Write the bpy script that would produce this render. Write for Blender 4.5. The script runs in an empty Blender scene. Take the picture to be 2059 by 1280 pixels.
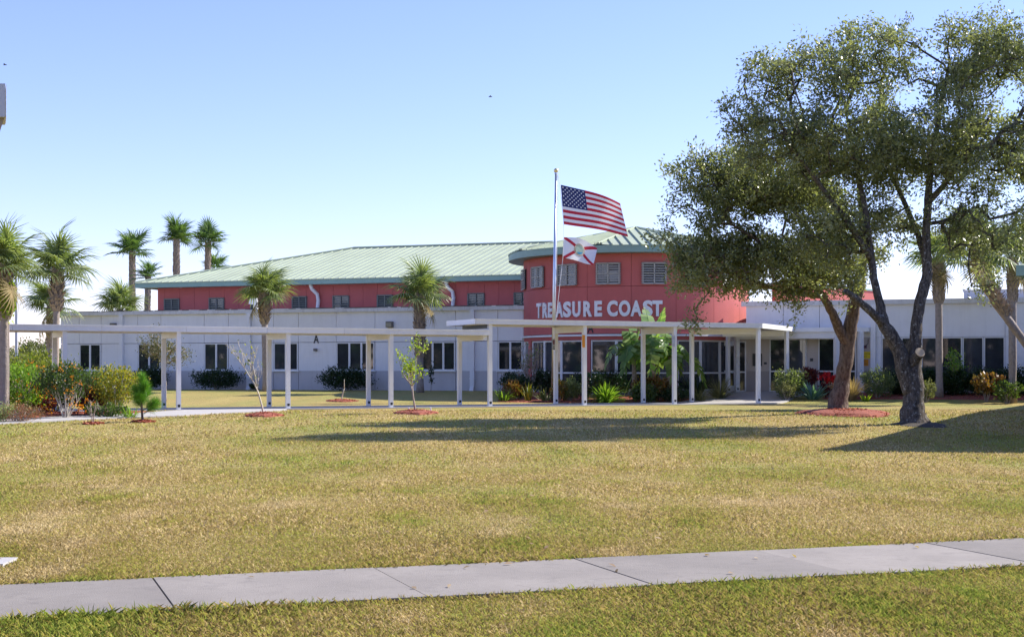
import bpy, math, random
import numpy as np
from mathutils import Vector, Matrix
R = math.radians
random.seed(7)
rng = np.random.default_rng(7)
sc = bpy.context.scene
col = sc.collection

# ------------------------------------------------------------------ camera, sky, sun, exposure
FOC, EYE, HOR = 2950.0, 1.6, 743.0          # focal length in photo pixels, eye height, horizon row
cam = bpy.data.cameras.new('camera'); camo = bpy.data.objects.new('camera', cam); col.objects.link(camo)
camo.location = (0, 0, EYE); camo.rotation_euler = (R(90), 0, 0)
cam.sensor_width = 36; cam.lens = FOC / 2059 * 36; cam.shift_y = (HOR - 640) / 2059
cam.clip_start = 0.1; cam.clip_end = 6000
sc.camera = camo
SUN_AZ, SUN_EL = R(90 - 22), R(37.5)           # azimuth clockwise from +Y (the view direction)
w = bpy.data.worlds.new('World'); sc.world = w; w.use_nodes = True
nt = w.node_tree; bg = nt.nodes['Background']
sky = nt.nodes.new('ShaderNodeTexSky'); sky.sky_type = 'NISHITA'; sky.sun_disc = False
sky.sun_elevation = SUN_EL; sky.sun_rotation = SUN_AZ
sky.air_density = 1.0; sky.dust_density = 0.0; sky.ozone_density = 4.0; sky.altitude = 0
wb = nt.nodes.new('ShaderNodeMixRGB'); wb.blend_type = 'MULTIPLY'; wb.inputs[0].default_value = 1; wb.inputs[2].default_value = (1.05, .895, 1.15, 1)   # camera white balance
nt.links.new(sky.outputs[0], wb.inputs[1]); nt.links.new(wb.outputs[0], bg.inputs[0]); bg.inputs[1].default_value = 0.101
sl = bpy.data.lights.new('sun', 'SUN'); sl.energy = 4.0; sl.angle = R(0.53); sl.color = (1, .94, .84)
so = bpy.data.objects.new('sun', sl); col.objects.link(so)
sund = Vector((math.sin(SUN_AZ) * math.cos(SUN_EL), math.cos(SUN_AZ) * math.cos(SUN_EL), math.sin(SUN_EL)))
so.rotation_euler = (-sund).to_track_quat('-Z', 'Y').to_euler(); so.location = (60, 30, 40)
sc.view_settings.view_transform = 'Standard'; sc.view_settings.look = 'None'
sc.view_settings.exposure = 1.1; sc.view_settings.gamma = 1

# ------------------------------------------------------------------ helpers
def P(px, py, Y):                            # a photo pixel at depth Y as a world point
    return Vector(((px - 1029.5) * Y / FOC, Y, EYE + (HOR - py) * Y / FOC))
def smooth(a, b, x):
    t = np.clip((x - a) / (b - a), 0, 1); return t * t * (3 - 2 * t)
def gz(x, y):                                # the lie of the land
    x = np.asarray(x, float); y = np.asarray(y, float)
    yb = 72.2 - .3443 * (x - .67)
    yc = np.minimum(51.5 + .461 * (x + 11.7) + 3.0, yb - 5.5)
    z = -.20 * smooth(13, 26, y) + .37 * smooth(31, 51, y) + .39 * smooth(0, 1, (y - yc) / np.maximum(yb - yc, .1))
    return z
def G(x, y): return float(gz(x, y))
def GP(px, py):                              # where a photo pixel meets the ground
    k = (px - 1029.5) / FOC; Y = 30.0
    for _ in range(60): Y += .5 * ((EYE - G(k*Y, Y)) * FOC / (py - HOR) - Y)
    return (k*Y, Y)

class MB:
    def __init__(s): s.v = []; s.f = []
    def quad(s, a, b, c, d): 
        n = len(s.v); s.v += [tuple(a), tuple(b), tuple(c), tuple(d)]; s.f.append((n, n+1, n+2, n+3)); return s
    def poly(s, pts):
        n = len(s.v); s.v += [tuple(p) for p in pts]; s.f.append(tuple(range(n, n+len(pts)))); return s
    def hexa(s, p):                          # 8 points: bottom ring 0-3, top ring 4-7
        n = len(s.v); s.v += [tuple(q) for q in p]
        for f in ((3,2,1,0),(4,5,6,7),(0,1,5,4),(1,2,6,5),(2,3,7,6),(3,0,4,7)): s.f.append(tuple(n+i for i in f))
        return s
    def box(s, fr, s0, s1, d0, d1, z0, z1):
        return s.hexa([fr(s0,d0,z0), fr(s1,d0,z0), fr(s1,d1,z0), fr(s0,d1,z0), fr(s0,d0,z1), fr(s1,d0,z1), fr(s1,d1,z1), fr(s0,d1,z1)])
    def prism(s, pts, z0, z1):               # pts counter-clockwise in plan
        n = len(s.v); k = len(pts)
        s.v += [(p[0], p[1], z0) for p in pts] + [(p[0], p[1], z1) for p in pts]
        s.f.append(tuple(n+i for i in reversed(range(k)))); s.f.append(tuple(n+k+i for i in range(k)))
        for i in range(k): j = (i+1) % k; s.f.append((n+i, n+j, n+k+j, n+k+i))
        return s
    def tube(s, pts, rad, sides=8, jit=0, cap=True):
        pts = [Vector(p) for p in pts]; n0 = len(s.v); m = len(pts)
        if not hasattr(rad, '__len__'): rad = [rad] * m
        up = Vector((0, 0, 1)); t0 = (pts[1] - pts[0]).normalized()
        ref = Vector((1, 0, 0)) if abs(t0.z) > .8 else up
        for i in range(m):
            t = (pts[min(i+1, m-1)] - pts[max(i-1, 0)]).normalized()
            a = (ref - t * ref.dot(t)).normalized(); ref = a; b = t.cross(a)
            for k in range(sides):
                th = 2 * math.pi * k / sides; r = rad[i] * (1 + jit * (random.random() - .5))
                s.v.append(tuple(pts[i] + (a * math.cos(th) + b * math.sin(th)) * r))
        for i in range(m-1):
            for k in range(sides):
                k2 = (k+1) % sides
                s.f.append((n0+i*sides+k, n0+i*sides+k2, n0+(i+1)*sides+k2, n0+(i+1)*sides+k))
        if cap:
            s.f.append(tuple(n0+k for k in reversed(range(sides)))); s.f.append(tuple(n0+(m-1)*sides+k for k in range(sides)))
        return s
    def blade(s, pts, wid, side, fold=0.0):  # a leaf strip with a folded midrib
        n0 = len(s.v); side = Vector(side).normalized(); m = len(pts)
        for i in range(m):
            t = (Vector(pts[min(i+1, m-1)]) - Vector(pts[max(i-1, 0)])).normalized()
            nn = side.cross(t); p = Vector(pts[i])
            s.v += [tuple(p - side*wid[i]/2 + nn*fold*wid[i]), tuple(p), tuple(p + side*wid[i]/2 + nn*fold*wid[i])]
        for i in range(m-1):
            a = n0+3*i; s.f += [(a, a+1, a+4, a+3), (a+1, a+2, a+5, a+4)]
        return s
    def mesh(s, name, o=(0,0,0)):
        me = bpy.data.meshes.new(name); o = Vector(o)
        me.from_pydata([tuple(Vector(q) - o) for q in s.v], [], s.f); me.update(); return me

def tagp(o, label=None, cat=None, group=None, kind=None):
    if label: o['label'] = label
    if cat: o['category'] = cat
    if group: o['group'] = group
    if kind: o['kind'] = kind
    return o
def root_of(o):
    while o.parent: o = o.parent
    return o
def thing(name, label, cat, loc, group=None):
    o = bpy.data.objects.new(name, None); col.objects.link(o); o.location = loc; o.empty_display_size = .2
    return tagp(o, label, cat, group)
def link(me, name, m, parent=None, smooth_sh=False):
    o = bpy.data.objects.new(name, me); col.objects.link(o)
    if m is not None and not me.materials: me.materials.append(m)
    if parent: o.parent = parent
    if smooth_sh: me.shade_smooth()
    return o
def part(mb, name, m, parent=None, smooth_sh=False, label=None):
    o = root_of(parent).location if parent else (0,0,0)
    ob = link(mb.mesh(name, o), name, m, parent, smooth_sh)
    if label: ob['label'] = label
    return ob
def np_mesh(name, V, F, rnd=None, o=(0,0,0)):
    V = np.asarray(V, np.float32) - np.asarray(o, np.float32); F = np.asarray(F, np.int32); k = F.shape[1]
    me = bpy.data.meshes.new(name)
    me.vertices.add(len(V)); me.vertices.foreach_set('co', V.ravel())
    me.loops.add(F.size); me.loops.foreach_set('vertex_index', F.ravel())
    me.polygons.add(len(F)); me.polygons.foreach_set('loop_start', np.arange(0, F.size, k, dtype=np.int32))
    me.update(calc_edges=True)
    if rnd is not None:
        a = me.attributes.new('rnd', 'FLOAT', 'FACE'); a.data.foreach_set('value', np.asarray(rnd, np.float32))
    return me
def add_rnd(me):
    a = me.attributes.new('rnd', 'FLOAT', 'FACE'); a.data.foreach_set('value', rng.random(len(me.polygons)).astype(np.float32)); return me
def unit(a): return a / np.maximum(np.linalg.norm(a, axis=1, keepdims=True), 1e-6)
def leaf_arrays(c, L, W, dirs=None, flat=0.0, fold=.15):
    n = len(c); d = unit(rng.normal(size=(n,3)) if dirs is None else dirs + .5*rng.normal(size=(n,3)))
    nn = rng.normal(size=(n,3)); nn[:,2] += flat * 2; s = unit(np.cross(d, nn)); nn = np.cross(s, d)
    L = (L * rng.uniform(.65, 1.25, n))[:,None]; W = (W * rng.uniform(.7, 1.2, n))[:,None]
    V = np.stack([c - d*L/2, c + s*W/2 + nn*W*fold, c + d*L/2, c - s*W/2 + nn*W*fold], 1).reshape(-1,3)
    F = np.arange(4*n).reshape(n,4)
    return V, F

# ------------------------------------------------------------------ materials
def nodes(name):
    m = bpy.data.materials.new(name); m.use_nodes = True
    return m, m.node_tree, m.node_tree.nodes['Principled BSDF']
def mat(name, c, rough=.7, var=.08, scale=3.0, bump=0.0, bscale=60, metal=0, stain=0.0, stainc=(.3,.28,.25), spec=.5, perobj=0):
    m, t, b = nodes(name); b.inputs['Roughness'].default_value = rough; b.inputs['Metallic'].default_value = metal
    b.inputs['Specular IOR Level'].default_value = spec
    tc = t.nodes.new('ShaderNodeTexCoord'); n = t.nodes.new('ShaderNodeTexNoise'); n.inputs['Scale'].default_value = scale
    n.inputs['Detail'].default_value = 8; n.inputs['Roughness'].default_value = .65; t.links.new(tc.outputs['Object'], n.inputs['Vector'])
    r = t.nodes.new('ShaderNodeValToRGB'); r.color_ramp.elements[0].position = .25; r.color_ramp.elements[1].position = .75
    r.color_ramp.elements[0].color = tuple(x*(1-var) for x in c) + (1,); r.color_ramp.elements[1].color = tuple(min(1, x*(1+var)) for x in c) + (1,)
    t.links.new(n.outputs['Fac'], r.inputs['Fac']); out = r.outputs['Color']
    if stain > 0:                            # rain streaks: noise stretched in z
        mp = t.nodes.new('ShaderNodeMapping'); mp.inputs['Scale'].default_value = (2.2, 2.2, .22); t.links.new(tc.outputs['Object'], mp.inputs['Vector'])
        n2 = t.nodes.new('ShaderNodeTexNoise'); n2.inputs['Scale'].default_value = 2.0; n2.inputs['Detail'].default_value = 9; n2.inputs['Roughness'].default_value = .7
        t.links.new(mp.outputs['Vector'], n2.inputs['Vector'])
        r2 = t.nodes.new('ShaderNodeValToRGB'); r2.color_ramp.elements[0].position = .49; r2.color_ramp.elements[1].position = .70
        r2.color_ramp.elements[1].color = (stain,)*3 + (1,); t.links.new(n2.outputs['Fac'], r2.inputs['Fac'])
        mx = t.nodes.new('ShaderNodeMixRGB'); t.links.new(r2.outputs['Color'], mx.inputs['Fac']); t.links.new(out, mx.inputs['Color1'])
        mx.inputs['Color2'].default_value = stainc + (1,); out = mx.outputs['Color']
    if perobj:
        oi = t.nodes.new('ShaderNodeObjectInfo'); mr = t.nodes.new('ShaderNodeMapRange'); mr.inputs[3].default_value = 1-perobj; mr.inputs[4].default_value = 1+perobj; t.links.new(oi.outputs['Random'], mr.inputs[0])
        hs = t.nodes.new('ShaderNodeHueSaturation'); t.links.new(out, hs.inputs['Color']); t.links.new(mr.outputs[0], hs.inputs['Value']); out = hs.outputs['Color']
    t.links.new(out, b.inputs['Base Color'])
    if bump > 0:
        n3 = t.nodes.new('ShaderNodeTexNoise'); n3.inputs['Scale'].default_value = bscale; n3.inputs['Detail'].default_value = 6
        t.links.new(tc.outputs['Object'], n3.inputs['Vector'])
        bp = t.nodes.new('ShaderNodeBump'); bp.inputs['Strength'].default_value = bump; bp.inputs['Distance'].default_value = .02
        t.links.new(n3.outputs['Fac'], bp.inputs['Height']); t.links.new(bp.outputs['Normal'], b.inputs['Normal'])
    return m
def barkmat(name, c0, c1, lichen, lp):
    m, t, b = nodes(name); b.inputs['Roughness'].default_value = .95; b.inputs['Specular IOR Level'].default_value = .15
    tc = t.nodes.new('ShaderNodeTexCoord'); mp = t.nodes.new('ShaderNodeMapping'); mp.inputs['Scale'].default_value = (1, 1, .3); t.links.new(tc.outputs['Object'], mp.inputs['Vector'])
    def nz(s, src, d=8):
        n = t.nodes.new('ShaderNodeTexNoise'); n.inputs['Scale'].default_value = s; n.inputs['Detail'].default_value = d; n.inputs['Roughness'].default_value = .7; t.links.new(src, n.inputs['Vector']); return n.outputs['Fac']
    f = nz(16, mp.outputs['Vector']); r = t.nodes.new('ShaderNodeValToRGB'); e = r.color_ramp.elements
    e[0].position = .38; e[1].position = .62; e[0].color = c0+(1,); e[1].color = c1+(1,); t.links.new(f, r.inputs['Fac'])
    g = nz(11, tc.outputs['Object'], 4); r2 = t.nodes.new('ShaderNodeValToRGB'); r2.color_ramp.elements[0].position = lp; r2.color_ramp.elements[1].position = lp+.06; t.links.new(g, r2.inputs['Fac'])
    mx = t.nodes.new('ShaderNodeMixRGB'); t.links.new(r2.outputs['Color'], mx.inputs['Fac']); t.links.new(r.outputs['Color'], mx.inputs['Color1']); mx.inputs['Color2'].default_value = lichen+(1,)
    t.links.new(mx.outputs['Color'], b.inputs['Base Color'])
    bp = t.nodes.new('ShaderNodeBump'); bp.inputs['Strength'].default_value = 1; bp.inputs['Distance'].default_value = .07; t.links.new(f, bp.inputs['Height']); t.links.new(bp.outputs['Normal'], b.inputs['Normal'])
    return m
def leafmat(name, cols, rough=.45, trans=.35, spec=.5, tint=(1.6, 1.7, .7)):
    m, t, b = nodes(name); b.inputs['Roughness'].default_value = rough; b.inputs['Specular IOR Level'].default_value = spec
    at = t.nodes.new('ShaderNodeAttribute'); at.attribute_name = 'rnd'
    r = t.nodes.new('ShaderNodeValToRGB'); e = r.color_ramp.elements
    for i, c in enumerate(cols):
        el = e[i] if i < 2 else e.new(1)
        el.position = i / (len(cols) - 1); el.color = tuple(c) + (1,)
    for i, c in enumerate(cols): e[i].position = i / (len(cols) - 1); e[i].color = tuple(c) + (1,)
    t.links.new(at.outputs['Fac'], r.inputs['Fac']); t.links.new(r.outputs['Color'], b.inputs['Base Color'])
    tr = t.nodes.new('ShaderNodeBsdfTranslucent'); mx = t.nodes.new('ShaderNodeMixShader'); mx.inputs[0].default_value = trans
    br = t.nodes.new('ShaderNodeMixRGB'); br.blend_type = 'MULTIPLY'; br.inputs[0].default_value = 1; br.inputs[2].default_value = tint + (1,)
    t.links.new(r.outputs['Color'], br.inputs[1]); t.links.new(br.outputs[0], tr.inputs['Color'])
    t.links.new(b.outputs[0], mx.inputs[1]); t.links.new(tr.outputs[0], mx.inputs[2])
    t.links.new(mx.outputs[0], t.nodes['Material Output'].inputs['Surface'])
    return m
def lawnmat(name, blades):
    m, t, b = nodes(name); b.inputs['Roughness'].default_value = .75; b.inputs['Specular IOR Level'].default_value = .25
    geo = t.nodes.new('ShaderNodeNewGeometry')
    mp = t.nodes.new('ShaderNodeMapping'); mp.inputs['Scale'].default_value = (1, .3, 1); t.links.new(geo.outputs['Position'], mp.inputs['Vector'])
    def noise(s, d=6, rg=.65):
        n = t.nodes.new('ShaderNodeTexNoise'); n.inputs['Scale'].default_value = s; n.inputs['Detail'].default_value = d; n.inputs['Roughness'].default_value = rg
        t.links.new(mp.outputs['Vector'], n.inputs['Vector']); return n.outputs['Fac']
    def ramp(f, a, c0, bpos, c1):
        r = t.nodes.new('ShaderNodeValToRGB'); r.color_ramp.elements[0].position = a; r.color_ramp.elements[1].position = bpos
        r.color_ramp.elements[0].color = c0 + (1,); r.color_ramp.elements[1].color = c1 + (1,); t.links.new(f, r.inputs['Fac']); return r.outputs['Color']
    big = ramp(noise(.3, 7, .62), .44, (0,0,0), .62, (1,1,1))
    straw = ramp(noise(.5, 5), .35, (.41, .30, .10), .65, (.47, .37, .125))
    green = ramp(noise(1.3, 5), .35, (.29, .28, .075), .7, (.39, .36, .105))
    mx = t.nodes.new('ShaderNodeMixRGB'); t.links.new(big, mx.inputs['Fac']); t.links.new(straw, mx.inputs['Color1']); t.links.new(green, mx.inputs['Color2'])
    out = mx.outputs['Color']
    if blades:
        at = t.nodes.new('ShaderNodeAttribute'); at.attribute_name = 'rnd'
        r = t.nodes.new('ShaderNodeValToRGB'); e = r.color_ramp.elements
        cs = [(.0, (.80,.64,.36)), (.2, (.56,.42,.18)), (.4, (.32,.22,.09)), (.6, (.50,.44,.11)), (.8, (.47,.48,.085)), (1, (.24,.33,.045))]
        e[0].position = 0; e[1].position = 1
        for p, c in cs[1:-1]: e.new(p)
        for i, (p, c) in enumerate(cs): e[i].position = p; e[i].color = c + (1,)
        ad = t.nodes.new('ShaderNodeMath'); ad.operation = 'MULTIPLY_ADD'; ad.inputs[1].default_value = .36; t.links.new(big, ad.inputs[0])
        sb = t.nodes.new('ShaderNodeMath'); sb.operation = 'SUBTRACT'; sb.inputs[1].default_value = .13; t.links.new(at.outputs['Fac'], sb.inputs[0])
        t.links.new(sb.outputs[0], ad.inputs[2]); t.links.new(ad.outputs[0], r.inputs['Fac'])
        mx2 = t.nodes.new('ShaderNodeMixRGB'); mx2.inputs['Fac'].default_value = .86; t.links.new(out, mx2.inputs['Color1']); t.links.new(r.outputs['Color'], mx2.inputs['Color2'])
        out = mx2.outputs['Color']
        t.links.new(out, b.inputs['Base Color'])
        tr = t.nodes.new('ShaderNodeBsdfTranslucent'); ms = t.nodes.new('ShaderNodeMixShader'); ms.inputs[0].default_value = .35
        t.links.new(out, tr.inputs['Color']); t.links.new(b.outputs[0], ms.inputs[1]); t.links.new(tr.outputs[0], ms.inputs[2])
        t.links.new(ms.outputs[0], t.nodes['Material Output'].inputs['Surface'])
    else:
        fine = ramp(noise(14, 8, .8), .3, (.62,.62,.56), .7, (1.15,1.15,1.1))
        mu = t.nodes.new('ShaderNodeMixRGB'); mu.blend_type = 'MULTIPLY'; mu.inputs[0].default_value = 1
        t.links.new(out, mu.inputs[1]); t.links.new(fine, mu.inputs[2]); t.links.new(mu.outputs[0], b.inputs['Base Color'])
        bp = t.nodes.new('ShaderNodeBump'); bp.inputs['Strength'].default_value = .8; bp.inputs['Distance'].default_value = .06
        t.links.new(noise(22, 8, .8), bp.inputs['Height']); t.links.new(bp.outputs['Normal'], b.inputs['Normal'])
    return m

M = dict(
 lawn=lawnmat('lawn_soil_and_thatch', False), grass=lawnmat('grass_blade', True),
 conc=mat('concrete', (.25,.222,.192), .9, .24, 1.1, .3, 90, stain=.85, stainc=(.18,.16,.14), perobj=.16),
 path=mat('path_concrete', (.44,.42,.4), .85, .08, 1.2, .15, 60),
 white=mat('white_stucco', (.82,.81,.81), .85, .05, 1.2, .25, 40, stain=.14, stainc=(.5,.48,.46)),
 band=mat('grey_base_paint', (.56,.53,.53), .85, .05, 1.2, .25, 40, stain=.15, stainc=(.3,.29,.28)),
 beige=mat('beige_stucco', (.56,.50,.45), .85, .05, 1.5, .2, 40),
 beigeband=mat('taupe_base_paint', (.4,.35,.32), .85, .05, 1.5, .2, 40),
 red=mat('red_stucco', (.50,.125,.115), .85, .07, 1.5, .3, 30, stain=.4, stainc=(.42,.115,.105), perobj=.04),
 trim=mat('white_aluminium', (.78,.775,.77), .42, .05, 2, stain=.13, stainc=(.52,.5,.47), perobj=.03),
 coping=mat('weathered_coping', (.68,.67,.66), .7, .1, 3, stain=.4, stainc=(.3,.28,.26)),
 dirt=mat('black_roof_grime', (.16,.15,.145), .9, .5, 9),
 soil=mat('bare_soil', (.055,.045,.036), .95, .4, 8, .8, 30),
 flat=mat('flat_roof', (.5,.49,.47), .9, .15, 1),
 roof=mat('pale_green_metal', (.40,.455,.335), .6, .12, .5, metal=0, spec=.25),
 teal=mat('green_fascia', (.21,.34,.30), .45, .06, 2),
 glass=mat('dark_glass', (.034,.037,.043), .03, .5, .9, spec=1.0, perobj=.6),
 slat=mat('shutter_slat', (.36,.35,.32), .5, .08, 4), slatd=mat('dull_shutter_slat', (.19,.20,.18), .6, .1, 4),
 steel=mat('brushed_aluminium', (.62,.64,.67), .3, .05, 4, metal=.85), gold=mat('gilt_ball', (.75,.62,.3), .3, .05, 4, metal=.9),
 rope=mat('rope', (.7,.7,.72), .8), black=mat('black_paint', (.012,.013,.02), .5), dark=mat('dark_metal', (.05,.05,.05), .5),
 lamp=mat('lamp_lens', (.32,.29,.2), .3), lampbody=mat('bronze_housing', (.16,.14,.12), .5),
 letter=mat('letter_white', (.78,.78,.8), .45, .03),
 flagred=mat('flag_red', (.50,.02,.04), .8, .05), flagwhite=mat('flag_white', (.8,.8,.8), .8, .03), flagblue=mat('flag_blue', (.02,.03,.12), .8, .05),
 sealring=mat('seal_tan', (.55,.47,.36), .8, .25, 14), sealblue=mat('seal_blue', (.05,.32,.5), .8, .1), sealgreen=mat('seal_green', (.3,.42,.35), .8, .25, 20),
 yellow=mat('sign_yellow', (.8,.6,.01), .5, .03), orange=mat('sign_orange', (.72,.27,.01), .5, .05), grey=mat('sign_grey', (.42,.43,.46), .5, .05), maroon=mat('sign_maroon', (.16,.05,.08), .5),
 bark=barkmat('oak_bark', (.085,.062,.05), (.25,.19,.155), (.36,.33,.30), .62), barkdark=barkmat('lichen_bark', (.05,.043,.038), (.18,.155,.135), (.36,.36,.35), .58),
 cut=mat('cut_wood', (.62,.47,.3), .8, .1, 14),
 twig=mat('pale_twig', (.33,.27,.23), .9, .25, 12), stemw=mat('white_stem', (.5,.45,.38), .9, .25, 12),
 palmtrunk=mat('palm_trunk', (.30,.25,.215), .95, .3, 7, .9, 22), boots=mat('palm_boots', (.36,.29,.235), .9, .45, 12, .4, 30),
 mulch=mat('mulch_ground', (.30,.085,.05), .95, .5, 14, .8, 30),
 tan=mat('tan_metal', (.34,.27,.2), .6, .05), palegrey=mat('pale_grey_metal', (.5,.52,.58), .5, .03),
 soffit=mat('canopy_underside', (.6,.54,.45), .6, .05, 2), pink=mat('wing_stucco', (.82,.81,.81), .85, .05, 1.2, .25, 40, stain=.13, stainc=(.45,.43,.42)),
)
LM = dict(
 oak=leafmat('oak_leaf', [(.10,.125,.055),(.17,.19,.085),(.24,.255,.125),(.34,.33,.17)], .34, .46, .8, (1.4, 1.5, .8)),
 palm=leafmat('palm_leaf', [(.11,.16,.06),(.19,.24,.09),(.30,.33,.16)], .42, .35),
 palmdry=leafmat('dry_palm_leaf', [(.2,.17,.06),(.3,.22,.09),(.36,.27,.13)], .7, .35),
 wash=leafmat('fan_palm_leaf', [(.05,.10,.035),(.09,.16,.05),(.15,.22,.07)], .42, .35),
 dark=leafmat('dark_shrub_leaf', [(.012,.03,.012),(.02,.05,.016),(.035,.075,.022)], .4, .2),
 mid=leafmat('mid_shrub_leaf', [(.04,.075,.02),(.075,.12,.03),(.12,.17,.04)], .45, .35),
 bright=leafmat('bright_leaf', [(.1,.2,.02),(.18,.3,.04),(.28,.4,.06)], .4, .4),
 lime=leafmat('lime_leaf', [(.16,.26,.02),(.26,.36,.03),(.4,.44,.05)], .45, .4),
 yellowg=leafmat('yellow_green_leaf', [(.08,.12,.02),(.14,.18,.03),(.25,.25,.03),(.45,.32,.03)], .5, .4),
 orange=leafmat('orange_flower', [(.7,.2,.01),(.8,.3,.015),(.75,.38,.03)], .6, .4),
 redf=leafmat('red_leaf', [(.35,.005,.012),(.6,.01,.02),(.75,.02,.03)], .5, .4),
 maroon=leafmat('maroon_leaf', [(.05,.008,.014),(.12,.015,.02),(.2,.05,.03)], .45, .3),
 croton=leafmat('croton_leaf', [(.05,.08,.02),(.13,.13,.03),(.24,.13,.03),(.14,.04,.02)], .45, .3),
 varieg=leafmat('variegated_leaf', [(.08,.13,.05),(.16,.2,.08),(.36,.38,.2)], .5, .35),
 pinkish=leafmat('pinkish_groundcover', [(.1,.09,.05),(.18,.13,.08),(.4,.14,.1)], .7, .3),
 straw=leafmat('straw_blade', [(.25,.16,.1),(.36,.25,.16),(.45,.34,.22)], .7, .35),
 fount=leafmat('grey_green_blade', [(.1,.12,.06),(.17,.18,.09),(.26,.25,.13)], .6, .35),
 agave=leafmat('blue_green_blade', [(.08,.17,.13),(.13,.25,.18),(.2,.33,.24)], .45, .25),
 banana=leafmat('banana_leaf', [(.09,.18,.05),(.16,.28,.08),(.3,.4,.14)], .35, .45),
 pine=leafmat('pine_needle', [(.06,.16,.02),(.1,.25,.03),(.16,.33,.05)], .5, .35),
 chip=leafmat('mulch_chip', [(.2,.045,.028),(.42,.11,.065),(.6,.22,.13)], .9, .05),
 olive=leafmat('olive_tree_leaf', [(.06,.07,.03),(.11,.115,.05),(.19,.17,.08)], .45, .3),
 far=leafmat('far_tree_leaf', [(.06,.08,.03),(.1,.12,.04),(.15,.16,.06)], .6, .3),
)

# ------------------------------------------------------------------ the setting: ground, sidewalk, path
def inpoly(x, y, poly):
    c = np.zeros(len(x), bool); n = len(poly)
    for i in range(n):
        x0, y0 = poly[i]; x1, y1 = poly[(i+1) % n]
        if y0 == y1: continue
        k = ((y0 > y) != (y1 > y)) & (x < (x1-x0)*(y-y0)/(y1-y0) + x0); c ^= k
    return c
def ground():
    xs = np.concatenate([[-3000,-1000,-300,-120], np.arange(-60, 60.1, 1.0), [120,300,1000,3000]])
    ys = np.concatenate([[-1000,-200,-40,-10], np.arange(0, 110, 1.0), [140,200,400,1000,3500]])
    X, Y = np.meshgrid(xs, ys); Z = gz(X, Y) - .004
    V = np.stack([X, Y, Z], -1).reshape(-1,3); nx = len(xs); ny = len(ys)
    i = (np.arange(ny-1)[:,None]*nx + np.arange(nx-1)[None]).ravel()
    return np_mesh('ground', V, np.stack([i, i+1, i+1+nx, i+nx], 1))
tagp(link(ground(), 'ground', M['lawn'], None, True), 'dry winter lawn of straw and green grass', None, None, 'structure')

SWK = .348
class Fr:
    def __init__(s, o, ang): s.o = Vector((o[0], o[1])); s.u = Vector((math.cos(ang), math.sin(ang))); s.v = Vector((-math.sin(ang), math.cos(ang)))
    def __call__(s, a, d, z): p = s.o + s.u*a + s.v*d; return (p.x, p.y, z)
    def s_at(s, px, d=0):
        k = (px - 1029.5) / FOC; o = s.o + s.v*d; return (k*o.y - o.x) / (s.u.x - k*s.u.y)
swf = Fr((0, 10.42), math.atan(SWK)); SWW = 1.58
sw = thing('sidewalk', 'pale concrete sidewalk slanting across the foreground', None, (0, 11.2, 0)); sw['kind'] = 'structure'
joints = [swf.s_at(363), swf.s_at(828), swf.s_at(1260), swf.s_at(1640), swf.s_at(1985)]
js = [-.76/.944, .87/.944]; sp = 1.72; base = -.62
for k in range(-6, 9):
    a = base + k*sp; part(MB().box(swf, a+.006, a+sp-.006, 0, SWW, -.12, .022 + .003*(k % 2)), 'slab', M['conc'], sw)
swpoly = [swf(-12,0,0)[:2], swf(16,0,0)[:2], swf(16,SWW,0)[:2], swf(-12,SWW,0)[:2]]

CF = Fr((-11.7, 51.5), math.atan(.461))      # the covered walk's front line
WW = 2.55
pw = [GP(-170, 866), GP(-80, 859), GP(0, 853), GP(114, 847), GP(240, 841), GP(360, 836.6), GP(440, 831.6), GP(520, 828.5), GP(577, 825.5)]
pwb = [GP(-170, 852), GP(-80, 848), GP(0, 844), GP(87, 840), GP(175, 836.5), GP(262, 833), GP(323, 828), CF(.3,-.3,0)[:2], CF(3.8,-.3,0)[:2]]
walkpoly = [CF(-7,-.32,0)[:2], CF(25.2,-.32,0)[:2], CF(25.2,WW+.32,0)[:2], CF(-7,WW+.32,0)[:2]]
brl = [CF(21.5,WW-.3,0)[:2], (8.3,66.3), (9.7,69.4)]; brr = [CF(25.0,-.3,0)[:2], (12.6,65.3), (14.4,68.0)]
pathpoly = pw + pwb[::-1]; brpoly = brr + brl[::-1]
def strip(A, B, h, n=6):
    mb = MB(); rows = []
    for i in range(len(A)-1):
        for k in range(n): rows.append((Vector(A[i]).lerp(Vector(A[i+1]), k/n), Vector(B[i]).lerp(Vector(B[i+1]), k/n)))
    rows.append((Vector(A[-1]), Vector(B[-1]))); w_ = 6
    for a, b in rows:
        z = [G(*a.lerp(b, j/w_)) + h for j in range(w_+1)]
        mb.v += [(a.x, a.y, z[0]-.15)] + [(*a.lerp(b, j/w_), z[j]) for j in range(w_+1)] + [(b.x, b.y, z[-1]-.15)]
    q = w_+3
    for i in range(len(rows)-1):
        for j in range(q-1): mb.f.append((i*q+j, i*q+j+1, (i+1)*q+j+1, (i+1)*q+j))
    return mb
def ccw(p): 
    a = sum(p[i][0]*p[(i+1)%len(p)][1] - p[(i+1)%len(p)][0]*p[i][1] for i in range(len(p))); return p if a > 0 else p[::-1]
tagp(part(strip([CF(x,-.32,0)[:2] for x in range(-7,26,2)], [CF(x,WW+.32,0)[:2] for x in range(-7,26,2)], .03, 3), 'path', M['path']), 'concrete walk under the long white canopies', None, None, 'structure')
tagp(part(strip(pw, pwb, .034), 'path', M['path']), 'sunlit concrete path curving off to the left edge', None, None, 'structure')
tagp(part(strip(brr, brl, .038), 'path', M['path']), 'concrete approach to the entrance door', None, None, 'structure')
beds = []
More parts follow.
